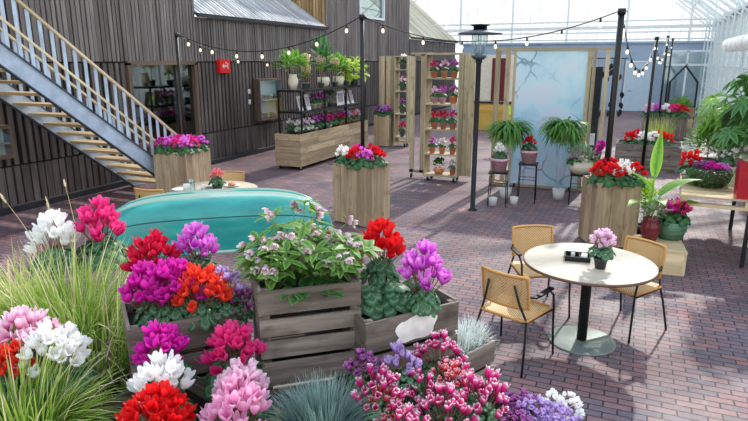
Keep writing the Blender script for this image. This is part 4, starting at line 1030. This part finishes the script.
cyclamen('red cyclamen in a small white pot left of the dark basket on the pallet table', on(688, 183), 'red', 'far', 1.2, pot=('white', .1, .12))
cyclamen('small white-pink cyclamen between the red one and the dark basket', on(697, 180), 'softpink', 'far', .8, pot=('greypot', .08, .08))
cyclamen('white cyclamen at the back of the pallet table near the red planter', on(728, 174), 'white', 'far', 1.0, pot=('white', .1, .12))
foliage_plant('leafy_bush', 'loose light green shrub behind the dark basket on the pallet table', on(706, 168), 'leaf', 520, (.34, .28, .34), .13, .05, ('greypot', .15, .15), 91, (0, 0, .22))
foliage_plant('leafy_bush', 'deep green low bush beside the light green shrub on the pallet table', on(722, 168), 'leaf_d', 300, (.28, .24, .2), .12, .055, ('greypot', .14, .14), 92, (0, 0, .16))
# red square planter with a big fingered-leaf plant
rp = on(741, 197); t = thing('fingered_leaf_plant', 'large fingered-leaf plant in a tall glossy red planter', 'potted plant', (rp[0]+.06, rp[1], rp[2]))
mb = MB(); mb.box((0, 0, .24), (.26, .26, .48), None, 1.1); mb.build('pot', M['redpot'], t)
mb = MB(83); sb = MB(); r_ = random.Random(12)
for k in range(36):
    a = r_.uniform(0, 6.28); h = r_.uniform(.2, 1.0); rr = r_.uniform(.15, .5); d = Vector((math.cos(a), math.sin(a), 0)); p = d*rr+Vector((0, 0, .48+h))
    whorl(mb, p, d*.8+Vector((0, 0, .9)), 8, .27, .075, r_, .9, .15); sb.tube([(0, 0, .46), (d.x*.05, d.y*.05, .46+h*.5), tuple(p)], .007, 4)
mb.build('foliage', M['leaf_d'], t); sb.build('stem', M['stem_g'], t)
cyclamen('white-flowered plant in front of the red planter on the pallet table', (rp[0]-.02, rp[1]-.02, rp[2]+.47), 'white', 'far', .9, leaf='leaf_g')
# second big plant at the far right behind
t = thing('palm_plant', 'tall arching palm-like plant behind the red planter', 'potted plant', on(728, 172)); mb = MB(); mb2 = MB(); r_ = random.Random(2)
for k in range(26):
    a = r_.uniform(0, 6.28); d = Vector((math.cos(a)*.6, math.sin(a)*.6, 1)).normalized(); h = r_.uniform(.5, 1.2); p = d*h*.8+Vector((0, 0, .3)); mb2.tube([(0, 0, .2), tuple(p)], .008, 4)
    whorl(mb, p, d, 9, .34, .06, r_, 1.0, .2)
mb.build('foliage', M['leaf'], t); mb2.build('stem', M['stem_g'], t); make_pot(t, 'greypot', .18, .3)
# low bench with pots left of the pallet table
BZ = .30; b0 = at(641, 249, BZ); t = thing('low_bench', 'low pale wooden bench under the pots behind the right-hand chair', 'bench', (b0.x, b0.y, 0), R(4))
mb = MB(84)
for k in range(5): mb.box((.24, .07+k*.135, BZ-.012), (.56, .12, .024))
mb.build('seat', M['pallet'], t)
mb = MB(85)
for y in (.03, .64): mb.box((.24, y, (BZ-.025)/2), (.54, .03, BZ-.025))
for x in (-.02, .5): mb.box((x, .335, (BZ-.025)/2), (.03, .64, BZ-.025))
mb.build('bench_sides', M['pallet'], t)
def onb(px, py): q = at(px, py, BZ+.002); return (q.x, q.y, q.z)
q1 = onb(649, 241); t = foliage_plant('paddle_leaf_plant', 'tall plant with broad upright paddle leaves behind the dark red pot', (q1[0]-.02, q1[1]+.22, BZ), 'leaf', 0, (.1, .1, .1), .1, .1, ('darkpot', .1, .2), 1, (0, 0, .2)); t.rotation_euler = (0, 0, 0)
mb = MB(86)
for a, tilt, L, W, z, dr in ((3.5, .5, .42, .26, .62, 1.3), (.35, 1.0, .58, .27, .55, .9), (1.2, .10, .62, .15, .80, .1), (-1.2, .8, .36, .22, .45, 1.6), (4.1, 1.1, .40, .22, .42, 1.3), (.1, 1.5, .46, .22, .40, .8)):
    d = Vector((math.cos(a)*tilt, math.sin(a)*tilt, 1)); leaf_long(mb, (d.x*.1, d.y*.1, z), d, Vector((-math.cos(a), -math.sin(a), .6)), L, W, 8, dr*.9, .25, pow_=.7); mb.tube([(0, 0, .15), (d.x*.1, d.y*.1, z)], .012, 5)
mb.build('paddle_leaves', M['leaf'], t)
foliage_plant('variegated_plant', 'small white and green variegated plant in a tall dark red glazed pot', q1, 'leaf_g', 110, (.13, .13, .12), .12, .03, ('darkred', .125, .33), 95, (0, 0, .06), shape='vase')
q2 = onb(668, 240); t = thing('flower_basket', 'green woven basket left of the pallet table leg', 'basket', (q2[0]+.02, q2[1]+.12, BZ)); mb = MB(); mb.lathe([(.14, 0), (.19, .12), (.2, .24), (.185, .24), (.001, .2)], seg=26); mb.build('basket_bowl', M['basket_g'], t)
for dx, dy, q, pt in ((-.07, -.06, 'left', 'magenta'), (.08, -.03, 'right', 'hotpink'), (0, .1, 'back', 'magenta')):
    cyclamen(q+' bright pink cyclamen in the green woven basket', (q2[0]+.02+dx, q2[1]+.12+dy, BZ+.2), pt, 'far', 1.05, leaf='cyc_leaf_d')
q3 = onb(640, 226); foliage_plant('variegated_plant', 'yellow-green variegated plant beside the planter behind the round table', (q3[0]+.03, q3[1]+.1, 0), 'leaf_y', 190, (.15, .15, .32), .11, .045, ('darkpot', .12, .3), 96, (0, 0, .3))
# ---------------------------------------------------------------- round table and cane chairs
TC = (-.245, 5.43)
t = thing('round_table', 'round table with a pale washed wooden top and black column foot', 'table', (TC[0], TC[1], 0), R(35))
mb = MB(); seg = 64; mb.v = []; top = [(.570*math.cos(2*PI*k/seg), .570*math.sin(2*PI*k/seg), .782) for k in range(seg)]; mb.poly(top, [(p[0]*1.0, p[1]*1.0) for p in top]); mb.build('tabletop', M['tabletop'], t)
mb = MB(); mb.lathe([(.545, .752), (.577, .758), (.577, .780), (.569, .7819)], seg=64); mb.poly([(p[0]*.955, p[1]*.955, .752) for p in top][::-1]); mb.build('table_edge', M['tableedge'], t)
mb = MB(); mb.lathe([(.2, .751), (.2, .74), (.05, .73), (.045, .72), (.045, .015)], seg=24); mb.build('column', M['black'], t)
mb = MB(); mb.lathe([(.305, 0), (.305, .008), (.295, .013), (.001, .014)], seg=64); mb.build('base', M['disc'], t)
def make_chair(label, loc, rz, group='cane-backed chairs', name='cane_chair'):
    t = thing(name, label, 'chair', loc, rz, group)
    # seat
    mb = MB(); P = []
    for i in range(9):
        v = -1+i/4; row = []
        for j in range(9):
            u = -1+j/4; w_ = .235-.02*(v < 0)*-v; row.append((u*w_, v*.215, .452+.012*(u*u)+.006*v*v-(.015 if v > .8 else 0)))
        P.append(row)
    mb.grid(P, [[(p[0], p[1]) for p in row] for row in P]); mb.build('seat', M['rattan'], t)
    rim = [(x, y, .452) for x, y in ((-.235, .19), (-.2, .222), (.2, .222), (.235, .19), (.22, -.2), (.18, -.222), (-.18, -.222), (-.22, -.2), (-.235, .19))]
    mb = MB(); mb.tube(rim, .013, 6); mb.build('seat_rim', M['cane'], t)
    # back: curved cane panel
    mb = MB(); P = []; U = []
    for i in range(7):
        z = .55+i*.048; row = []; ur = []
        for j in range(11):
            a = (j/10-.5)*1.25; k = 1-.0*i; row.append((.36*math.sin(a)*1.02, -.22-.05*(i/6)+.36*(1-math.cos(a))*.75, z+(0 if 0 < i < 6 else 0))); ur.append((a*.36, z))
        P.append(row); U.append(ur)
    mb.grid(P, U); bk = mb.build('backrest', M['rattan'], t)
    rim = [Vector(p) for p in P[0]]+[Vector(P[i][-1]) for i in range(1, 7)]+[Vector(p) for p in P[6][::-1]]+[Vector(P[i][0]) for i in range(5, -1, -1)]
    mb = MB(); mb.tube(rim, .014, 6); mb.build('back_rim', M['cane'], bk)
    for s in (-1, 1):
        mb = MB(); mb.tube([(s*.265, .255, 0), (s*.255, .235, .25), (s*.252, .225, .46), (s*.252, .20, .58), (s*.254, .13, .635), (s*.254, 0, .645)], .0105, 8); mb.build('leg', M['black'], t)
        mb = MB(); mb.tube([(s*.26, -.31, 0), (s*.235, -.24, .30), (s*.215, -.20, .45), (s*.16, -.235, .60), (s*.12, -.262, .76)], .0105, 8); mb.build('leg', M['black'], t)
        mb = MB(); mb.tube([(s*.254, .1, .64), (s*.256, -.02, .645), (s*.252, -.12, .645), (s*.215, -.185, .66)], .0105, 8)
        mb.box((s*.256, .03, .658), (.045, .24, .016)); mb.build('armrest', M['black'], t)
    mb = MB(); mb.tube([(-.252, .2, .435), (.252, .2, .435)], .009, 6); mb.tube([(-.215, -.2, .435), (.215, -.2, .435)], .009, 6)
    for s in (-1, 1): mb.tube([(s*.25, .2, .435), (s*.215, -.2, .435)], .009, 6)
    mb.build('seat_frame', M['black'], t); return t
def face(p, q): return math.atan2(q[1]-p[1], q[0]-p[0])-PI/2
c1 = (-.79, 4.90); c2 = (-.76, 6.0); c3 = (.10, 5.91)
make_chair('cane-backed armchair left of the round table, nearest the crates', (c1[0], c1[1], 0), math.atan2(.946, .318)-PI/2)
make_chair('cane-backed armchair behind the round table on its left', (c2[0], c2[1], 0), face(c2, (-.42, 5.4)))
make_chair('cane-backed armchair behind the round table on its right', (c3[0], c3[1], 0), face(c3, (-.2, 5.5)))
# on the table
p = at(600, 268, .783); cyclamen('pale pink cyclamen in a small dark pot on the round table', (p.x, p.y, .783), 'softpink', 'full', .9, pot=('darkpot', .062, .10), leaf='cyc_leaf', sz=1.0)
p = at(577, 259, .783); t = thing('condiment_tray', 'black square tray with a folded napkin on the round table', 'tray', (p.x, p.y, .783), R(8))
mb = MB(); mb.box((0, 0, .005), (.22, .17, .01))
for s in (-1, 1): mb.box((s*.106, 0, .025), (.008, .17, .04)); mb.box((0, s*.081, .025), (.204, .008, .04))
mb.box((.02, 0, .025), (.006, .154, .03)); mb.build('tray_body', M['black'], t)
mb = MB(); mb.box((.06, 0, .03), (.05, .1, .04)); mb.lathe([(.018, .01), (.018, .05), (.001, .05)], (-.04, .02, 0), 12); o = mb.build('napkin_stack', M['white']); o.location = (p.x, p.y, .784); tag(o, 'folded white paper napkins standing in the black tray', 'napkin')
# ---------------------------------------------------------------- upturned boat on trestles
m, nt, out = newmat('turquoise_hull_paint'); pr = princ(nt, .28, 0, .5); pr.inputs['Coat Weight'].default_value = .4
tc = N(nt, 'ShaderNodeTexCoord'); n = noise(nt, mapping(nt, tc.outputs['Object'], (1, 3, 3)), 2.5, 5); r1 = ramp(nt, [(.3, '#0c7d7b'), (.55, '#17948c'), (.75, '#35aaa0')]); nt.links.new(n.outputs[0], r1.inputs[0])
ss = N(nt, 'ShaderNodeSeparateXYZ'); nt.links.new(N(nt, 'ShaderNodeUVMap').outputs[0], ss.inputs[0]); rr_ = ramp(nt, [(.37, (0, 0, 0, 1)), (.42, (1, 1, 1, 1)), (.55, (1, 1, 1, 1)), (.60, (0, 0, 0, 1))]); nt.links.new(ss.outputs[0], rr_.inputs[0])
c_ = mixc(nt, r1.outputs[0], '#9ab5a6', rr_.outputs[0])  # pale band along the hull top paints in sky sheen and fading
nt.links.new(c_, pr.inputs['Base Color']); nt.links.new(pr.outputs[0], out.inputs[0]); M['boat'] = m
A_ = at(94, 226, .85); B_ = at(333, 212, .85); dvec = (B_-A_); BL = dvec.length; mid = (A_+B_)/2; ang = math.atan2(dvec.y, dvec.x)
t = thing('upturned_boat', 'turquoise upturned rowing boat hull lying behind the flower crates', 'boat', (mid.x, mid.y, 0), ang)
mb = MB(); P = []; nS = 40; Z0, HH = .60, .555
for i in range(nS+1):
    u = -1+2*i/nS; e = max(0, 1-abs(u)**3.2); wd = .43*e**.40; hh = HH*(1-.08*u*u-.40*abs(u)**7)*(.25+.75*e**.28)
    row = []
    for j in range(25):
        a = PI*j/24; ca, sa = math.cos(a), math.sin(a); k = .5
        yv = math.copysign(abs(ca)**k, ca)*wd; zv = abs(sa)**.6*hh
        row.append((u*BL/2, yv, Z0+zv))
    P.append(row)
mb.grid(P); mb.build('hull', M['boat'], t)
mb = MB()
for s in (0, 24): mb.tube([Vector(P[i][s])+Vector((0, 0, .0)) for i in range(nS+1)], .02, 6)
mb.build('gunwale', M['boat'], t)
mb = MB()
for s in (4, 20): mb.tube([Vector(P[i][s]) for i in range(2, nS-1)], .007, 5)
mb.build('hull_groove', plain('dark_teal_groove', '#0c5b5c', .6), t)
mb = MB(); mb.tube([Vector(P[i][12])+Vector((0, 0, -.004)) for i in range(3, nS-2)], .018, 6); mb.build('keel', M['boat'], t)
for s in (-.55, .55):
    q = Vector((mid.x+math.cos(ang)*s*BL/2, mid.y+math.sin(ang)*s*BL/2, 0)); tr = thing('trestle', 'wooden trestle under the %s end of the upturned boat' % ('stair-side' if s < 0 else 'planter-side'), 'trestle', q, ang)
    mb = MB(87); mb.box((0, 0, .555), (.08, .9, .06)); mb.build('top_beam', M['pallet'], tr)
    for a in (-1, 1):
        for b in (-1, 1): mb = MB(88); mb.bar((a*.02, b*.32, .535), (a*.16, b*.36, .0), .04); mb.build('leg', M['pallet'], tr)
# dining table behind the boat
p = at(214, 189, .75); DT = (p.x, p.y)
t = thing('dining_table', 'round grey-brown table with dishes behind the upturned boat', 'table', (DT[0], DT[1], 0)); mb = MB(); mb.lathe([(.60, .725), (.62, .73), (.62, .75), (.001, .751)], seg=48); mb.build('tabletop', M['tabletop'], t)
mb = MB(); mb.lathe([(.3, 0), (.3, .012), (.05, .02), (.045, .7), (.2, .724)], seg=24); mb.build('pedestal', M['black'], t)
d1 = at(150, 196, .7); d2 = at(234, 181, .7)
make_chair('cane-backed chair left of the dining table behind the boat', (d1.x+.1, d1.y+.06, 0), R(10), 'cane-backed chairs')
make_chair('cane-backed chair at the far side of the dining table behind the boat', (d2.x, d2.y-.2, 0), face((d2.x, d2.y), DT), 'cane-backed chairs')
def ond(px, py, z=.753): q = at(px, py, z); return (q.x, q.y, z)
cyclamen('pink-red cyclamen in a dark pot on the dining table behind the boat', ond(218, 190), 'coral', 'far', .8, pot=('darkpot', .08, .08), leaf='cyc_leaf_d')
def jar(label, loc, r, h, mat='clear', cat='jar', name='glass_jar'):
    mb = MB(); mb.lathe([(r, 0), (r, h*.85), (r*.85, h), (r*.8, h), (r*.92, h*.82), (r*.92, .01), (.001, .01)], seg=16); o = mb.build(name, M[mat]); o.location = loc; return tag(o, label, cat)
jar('clear glass jar on the dining table behind the boat', ond(192, 192), .05, .18)
jar('white cup on the dining table behind the boat, left of the jar', ond(187, 193), .045, .13, 'white', 'cup', 'white_cup')
jar('small white cup right of the jar on the dining table', ond(204, 190), .03, .08, 'white', 'cup', 'white_cup')
def plate(label, loc, r, mat='white'):
    mb = MB(); mb.lathe([(r*.6, 0), (r, .018), (r*.97, .02), (r*.6, .006), (.001, .006)], seg=28); o = mb.build('plate', M[mat]); o.location = loc; return tag(o, label, 'plate')
plate('white plate at the left side of the dining table', ond(180, 190), .11); plate('dark plate between the jar and the flower pot', ond(209, 189), .11, 'darkpot'); plate('white plate right of the flower pot on the dining table', ond(232, 186), .12)
mb = MB(); mb.lathe([(.03, 0), (.06, .02), (.05, .045), (.001, .05)], seg=14); o = mb.build('bread_roll', M['terra']); o.location = ond(232, 186, .76); tag(o, 'orange bread roll on the plate right of the flower pot', 'bread')

# ---------------------------------------------------------------- foreground crates
def crate(label, fl_, fr_, top, depth, h, nsl=3, base=None, patch=False, mat='crate', group=None):
    """fl_, fr_ = front left / right corners (x, y); depth goes away from the viewer"""
    a, b = Vector(fl_[:2]), Vector(fr_[:2]); d = b-a; w = d.length; rz = math.atan2(d.y, d.x); n = Vector((-d.y, d.x))/w; c = (a+b)/2+n*depth/2
    t = thing('wooden_crate', label, 'crate', (c.x, c.y, top-h), rz, group); sh = h/nsl; hs = [1.0]*(nsl-1)+[1.3]; sm_ = sum(hs); hs = [q*h/sm_ for q in hs]; z0s = [sum(hs[:k]) for k in range(nsl)]
    for nm, ang, L, off in (('front_slats', 0, w, depth/2), ('back_slats', PI, w, depth/2), ('side_boards', PI/2, depth-.03, w/2-.0), ('side_boards', -PI/2, depth-.03, w/2-.0)):
        mb = MB(int(abs(c.x)*100+ang*10) % 89); Rm = Matrix.Rotation(ang, 3, 'Z')
        for k in range(nsl):
            q = Rm @ Vector((0, -off+.007, 0)); mb.box((q.x, q.y, z0s[k]+hs[k]/2+.004), (L, .013, hs[k]-(.024 if 'side' not in nm else .006)), ang)
        mb.build(nm, M[mat], t)
    for sx in (-1, 1):
        for sy_ in (-1, 1): mb = MB(5); mb.box((sx*(w/2-.03), sy_*(depth/2-.028), h/2), (.032, .026, h-.01)); mb.build('corner_post', M[mat], t)
    mb = MB(6); mb.box((0, 0, .012), (w-.03, depth-.03, .012)); mb.build('bottom_board', M[mat], t)
    mb = MB(6); mb.box((0, 0, h-.07), (w-.035, depth-.035, .04)); mb.build('soil', M['soil'], t)
    if patch:
        r = random.Random(3); mb = MB(); P = []
        for k in range(40):
            a_ = 2*PI*k/40; rr = 1+.06*math.sin(5*a_+1)+.05*math.sin(9*a_)+r.uniform(-.04, .04); P.append((.01+.11*math.copysign(abs(math.cos(a_))**.6, math.cos(a_))*rr, -depth/2-.0012, h-.085+.058*math.copysign(abs(math.sin(a_))**.6, math.sin(a_))*rr+.1*.11*math.cos(a_)))
        mb.poly(P); mb.build('peeling_label', M['peel'], t)
    return t, c, rz, w
M['peel'] = plain('peeling_white_paper', '#efebe4', .8, var=.12, vs=22)
PT = .80
A0, A1 = at(127, 329, 1.44), at(247, 307, 1.44)
B0, B1 = at(258, 291, 1.60), at(361, 280, 1.60)
C0, C1 = at(366, 323, 1.44), at(459, 300, 1.44)
tA = crate('grey weathered crate of red and magenta cyclamens behind the pink ones', A0, A1, 1.44, .34, .30, 2)
tB = crate('tallest grey slatted crate, holding the leafy hellebore', B0, B1, 1.60, .38, .34, 3)
tC = crate('grey weathered crate with a peeling white label', C0, C1, 1.44, .34, .30, 2, patch=True)
crate('lower crate supporting the crate of red and magenta cyclamens', A0, A1, 1.14, .34, .33, 3, mat='crate')
crate('lower crate supporting the tall hellebore crate', B0, B1, 1.26, .38, .45, 4)
crate('lower crate supporting the crate with the peeling label', C0, C1, 1.14, .34, .33, 3)
D0 = at(463, 356, 1.16); D1 = D0+Vector((math.cos(R(66)), math.sin(R(66)), 0))*.26
tD = crate('small end crate with a silvery plant beside the peeling-label crate', D0, D1, 1.16, .24, .35, 3)
E0, E1 = at(104, 415, 1.24), at(330, 440, 1.24)
def inC(tt, x, y, dz=-.055, h=0):
    t, c, rz, w = tt; return local((c.x, c.y), rz, x, y, t.location.z+h)
HA, HB = .30, .40
# cyclamens of crate A
gA = 'flowers in the crate behind the front pinks'
def fg(label, px, py, zh, pet, kind='big', sc=1.0, leaf='cyc_leaf', hz=.225, group=None, fs=1):
    """flower head centre seen at px,py at height zh"""
    q = at(px, py, zh); cyclamen(label, (q.x, q.y, zh-hz*sc), pet, kind, sc, leaf=leaf, group=group, fs=fs)
fg('dark red cyclamen at the back left of the crate beside the boat', 152, 256, 1.64, 'crimson', 'big', 1.05, fs=.8)
fg('large magenta cyclamen in the middle of the crate below the boat', 172, 276, 1.60, 'magenta', 'full', 1.1, fs=.7)
fg('orchid magenta cyclamen at the front left of the crate below the boat', 146, 288, 1.55, 'magenta', 'big', 1.0, fs=.6)
fg('orange-red cyclamen at the front of the crate below the boat', 200, 281, 1.58, 'orange', 'full', 1.0, fs=.7)
fg('lilac violet cyclamen standing highest against the boat', 196, 243, 1.66, 'violet', 'big', .95)
fg('soft lilac cyclamen between the orange-red one and the tall crate', 224, 276, 1.58, 'lilac', 'mini', .85)
fg('dark purple flowers squeezed against the side of the tall crate', 238, 292, 1.50, 'purple', 'mini', .7)
# hellebore in crate B
t, c, rz, w = tB; h0 = Vector((c.x, c.y, 1.53))
r_ = random.Random(17)
for i, (x, y, hgt, lab) in enumerate(((-.13, -.05, .20, 'left-hand leafy hellebore with dusky pink bells in the tall crate'), (.12, -.04, .22, 'right-hand leafy hellebore with dusky pink bells in the tall crate'), (0.0, .1, .30, 'tallest leafy hellebore at the back of the tall crate'))):
    q = local((c.x, c.y), rz, x, y, 1.53); t = thing('hellebore', lab, 'potted plant', q, 0, 'leafy hellebores in the tall crate'); F = MB(30+i); S = MB(); Fl = MB()
    for k in range(30):
        a = r_.uniform(0, 6.28); l = r_.uniform(.25, 1); d = Vector((math.cos(a)*l, math.sin(a)*l, 1)).normalized(); L = hgt*r_.uniform(.55, 1.25); p = d*L
        S.tube([(0, 0, 0), tuple(d*L*.5+Vector((0, 0, .02))), tuple(p)], .0028, 4, False)
        whorl(F, p, d+Vector((0, 0, .3)), r_.choice((3, 5, 5)), r_.uniform(.06, .11), .036, r_, .5, .5)
        whorl(F, p*.7, d, 3, .08, .036, r_, .6, .6)
        if k % 2 == 0:
            for m_ in range(3):
                pf = p+Vector((r_.uniform(-.03, .03), r_.uniform(-.03, .03), r_.uniform(0, .04))); blossom(Fl, pf, (math.cos(a), math.sin(a), -.6), .024, .024, r_, 5, 3, 0, .5)
    F.build('foliage', M['hell'], t); S.build('stem', M['stem_g'], t); Fl.build('blossoms', M['hellf'], t)
# big rounded leaves low in crate B
q = local((c.x, c.y), rz, -.02, -.1, 1.53); t = thing('broad_leaf_plant', 'low broad-leaved green plant at the front of the tall crate', 'potted plant', q); mb = MB(33)
for k in range(26):
    a = r_.uniform(0, 6.28); l = r_.uniform(.02, .16); leaf_long(mb, (math.cos(a)*l, math.sin(a)*l*.7, .01), (math.cos(a), math.sin(a), .9), (0, 0, 1), .12, .075, 5, .9, .2, pow_=.7)
mb.build('foliage', M['leaf_d'], t)
# crate C
fg('bright red cyclamen in the peeling-label crate', 381, 243, 1.68, 'red', 'big', 1.05, 'cyc_leaf', .22, fs=.75)
fg('orchid pink cyclamen at the right end of the peeling-label crate', 424, 271, 1.62, 'violet', 'big', 1.03, 'cyc_leaf', .21, fs=.6)
t, c, rz, w = tC
for i, (x, y, lb) in enumerate(((-.13, .05, 'left'), (.0, .0, 'middle'), (.14, .03, 'right end'))):
    q = local((c.x, c.y), rz, x, y, 1.35); tt = thing('cyclamen', 'dark green cyclamen leaves without flowers at the %s of the peeling-label crate' % lb, 'potted plant', q, i, 'flowerless cyclamens in the peeling-label crate')
    mb = MB(40+i); rr0 = random.Random(40+i)
    for k in range(40):
        tq = math.sqrt((k+.5)/40); a = k*2.4; d = Vector((math.cos(a), math.sin(a), 0)); leaf_heart(mb, d*.095*tq+Vector((0, 0, .16*(1-.6*tq*tq)+rr0.uniform(-.01, .01))), (d.x*tq, d.y*tq, 1), d, .07*rr0.uniform(.8, 1.1))
    mb.build('foliage', M['cyc_leaf'], tt)
t, c, rz, w = tD
for i in (-1, 1):
    q = local((c.x, c.y), rz, .06*i, 0, 1.10); tt = thing('silver_bush', 'wiry silver-white cushion plant in the small end crate', 'plant', q, 0, 'silver cushion plants in the end crate'); mb = MB(45+i); blades(mb, 420, .08, .15, .9, .006, 45+i, 4, .8); mb.build('foliage', M['silver'], tt)
# front crate
FL, FR = at(108, 404, 1.22), at(262, 470, 1.22)
tE = crate('front crate of pink, white and red cyclamens at the bottom of the view', Vector((-2.0, 1.42, 0)), Vector((-1.28, 1.22, 0)), 1.14, .52, .34, 3)
gF = None
fg('magenta cyclamen behind the white one in the front crate', 163, 345, 1.40, 'magenta', 'big', .92)
fg('hot pink cyclamen in front of the tall crate corner', 233, 340, 1.40, 'hotpink', 'full', 1.0)
fg('white cyclamen in the middle of the front crate', 160, 376, 1.36, 'white', 'full', 1.0)
fg('red cyclamen lowest at the front of the front crate', 155, 406, 1.34, 'red', 'full', 1.0)
fg('pink and white streaked cyclamen in the front crate', 240, 377, 1.36, 'candy', 'full', .85)
fg('pale pink cyclamen with dense petals at the front', 236, 402, 1.33, 'pale', 'full', 1.0)
crate('long trough crate of white-edged mini cyclamens below the end crate', Vector((-.97, 1.61, 0)), Vector((-.34, 2.40, 0)), 1.06, .34, .25, 2)
tp_ = thing('tall_pot', 'tall grey pot under the frilly purple flowers', 'pot', (-.28, 2.52, 0)); mb = MB(); mb.lathe([(.11, 0), (.145, .9), (.15, .96), (.14, .96), (.13, .94), (.001, .94)], seg=28); mb.build('pot_body', M['greypot'], tp_)
# left crate
tF = crate('left crate of white and pink cyclamens among the grasses', Vector((-2.55, 1.42, 0)), Vector((-2.12, 1.56, 0)), 1.20, .42, .4, 3)
fg('large white cyclamen among the grasses on the left', 53, 341, 1.44, 'white', 'full', 1.0)
fg('pink and white cyclamen at the left edge behind the white one', 22, 331, 1.46, 'candy', 'big', .95)
fg('pale pink streaked cyclamen between the left white and the grasses', 44, 326, 1.44, 'candy', 'mini', .8)
fg('red cyclamen low at the left edge', 8, 362, 1.38, 'orange', 'big', .8)
fg('white cyclamen standing tall against the dark floor at the upper left', 54, 232, 1.55, 'white', 'big', 1.2)
fg('hot pink cyclamen standing tall beside the boat bow at the upper left', 100, 222, 1.58, 'hotpink', 'big', 1.3)
# bicoloured minis right front
gm = None
for px, py, z, pt, k, sc, lb in ((365, 364, 1.33, 'purple', 'mini', .72, 'dark purple mini cyclamen at the left of the right-hand front group'), (401, 361, 1.32, 'lilac', 'mini', .75, 'lilac mini cyclamen under the peeling-label crate'), (440, 352, 1.28, 'bicol', 'mini', .95, 'white-edged pink mini cyclamen nearest the end crate'), (450, 374, 1.25, 'bired', 'mini', .72, 'white-edged coral red mini cyclamen in the front group'), (378, 388, 1.28, 'bicol', 'mini', .95, 'white-edged magenta mini cyclamen at the left of the front group'), (383, 404, 1.20, 'bired', 'mini', .8, 'white-edged red mini cyclamen at the bottom of the front group'), (418, 384, 1.22, 'bicol', 'mini', .85, 'white-edged pink mini cyclamen in the middle of the front group'), (482, 393, 1.2, 'bicol', 'mini', 1.05, 'white-edged pink mini cyclamen at the right of the front group'), (445, 410, 1.18, 'bicol', 'mini', 1.05, 'white-edged pink mini cyclamen at the bottom middle'), (402, 422, 1.18, 'bicol', 'mini', .95, 'white-edged pink mini cyclamen cut by the bottom edge'), (466, 384, 1.2, 'bicol', 'mini', .8, 'white-edged pink mini cyclamen between the coral red and right ones'),
        (520, 402, 1.10, 'purple', 'low', .7, 'frilly purple flowers right of the mini cyclamens'), (534, 412, 1.1, 'lilac', 'low', .75, 'frilly lilac flowers in front of the purple ones'), (560, 405, 1.08, 'white', 'low', .75, 'frilly white flowers at the right end'), (555, 420, 1.08, 'lilac', 'low', .85, 'frilly lilac flowers cut by the bottom edge'), (514, 420, 1.1, 'purple', 'low', .7, 'frilly dark purple flowers cut by the bottom edge')):
    fg(lb, px, py, z, pt, k, sc, hz=.18 if k == 'mini' else .11, leaf='cyc_leaf')
# blue fescue
q = at(322, 410, 1.02); 
q = at(322, 446, 1.08); grass_plant('blue_grass', 'spiky blue-grey fescue tuft below the tall crate', (q.x, q.y, 1.08), 1500, .08, .28, 1.0, .0048, 'fescue', 61, cat='grass plant')
q = at(280, 424, 1.05); t = thing('ornamental_pepper', 'small plant with an orange-yellow fruit at the bottom edge', 'potted plant', (q.x, q.y, 1.0)); mb = MB(); leafy_mass(mb, 40, (.05, .05, .05), .05, .025, 4, ctr=(0, 0, .04)); mb.build('foliage', M['leaf_y'], t)
mb = MB()
for x, y in ((0, 0), (.045, .01), (-.03, .03)): mb.lathe([(.001, 0), (.014, .008), (.018, .022), (.012, .036), (.001, .04)], (x, y, .06), 10)
mb.build('fruit', plain('orange_fruit', '#e8862c', .35), t)
# grasses
q = at(78, 330, 1.15)
grass_plant('fountain_grass', 'large arching fountain grass tuft left of the boat', (-2.62, 2.02, 1.0), 950, .16, .66, 1.35, .010, 'blade', 71, 150)
grass_plant('fountain_grass', 'nearest bright green grass tuft at the bottom left corner', tuple(at(22, 452, 1.12)), 850, .14, .42, 1.4, .0085, 'blade', 73, 90)
grass_plant('fountain_grass', 'green grass tuft between the boat bow and the left white cyclamen', (-2.28, 1.86, .95), 700, .13, .55, 1.4, .0095, 'blade', 79, 70)
grass_plant('fountain_grass', 'pale dry grass tuft at the far left edge', (-3.05, 2.05, 1.0), 600, .1, .58, 1.2, .007, 'blade2', 75, 200)
def feather(label, tip, base, zt_, zb_):
    a = at(base[0], base[1], zb_); b = at(tip[0], tip[1], zt_); t = thing('grass_plume', label, 'grass plume', a)
    mb = MB(); v = b-a; mb.tube([(0, 0, 0), tuple(v*.5+Vector((0, 0, .015))), tuple(v)], [.0025, .002, .0012], 5); mb.build('stem', M['straw'], t)
    mb = MB(); e = v.normalized(); plume(mb, v-e*.10, v+e*.01, .012, int(tip[0])); mb.build('plume', M['straw'], t)
feather('pale feathery seed head standing highest above the left grasses', (64, 180), (84, 262), 1.72, 1.4)
feather('pale feathery seed head leaning in from the left edge', (0, 194), (40, 250), 1.75, 1.5)
feather('thin seed head between the two feathery ones', (46, 198), (60, 250), 1.68, 1.4)
feather('thick straw seed head beside the left edge', (8, 262), (14, 330), 1.7, 1.45)
# support table beneath all the crates
t = thing('display_platform', 'rough timber staging table beneath the flower crates', 'table', (0, 0, 0)); mb = MB(90)
ang0 = R(40)
ca, sa = math.cos(ang0), math.sin(ang0)
def pl(u, v): return (-1.45+u*ca-v*sa, 1.95+u*sa+v*ca)
for k in range(11):
    x, y = pl(-.05, -.75+k*.13); mb.box((x, y, PT-.016), (2.45, .122, .028), ang0)
mb.build('top_boards', M['crate'], t)
for u, v in ((-1.15, -.7), (1.05, -.7), (-1.15, .5), (1.05, .5)):
    x, y = pl(u, v); mb = MB(); mb.box((x, y, (PT-.03)/2), (.08, .08, PT-.03), ang0); mb.build('leg', M['crate'], t)
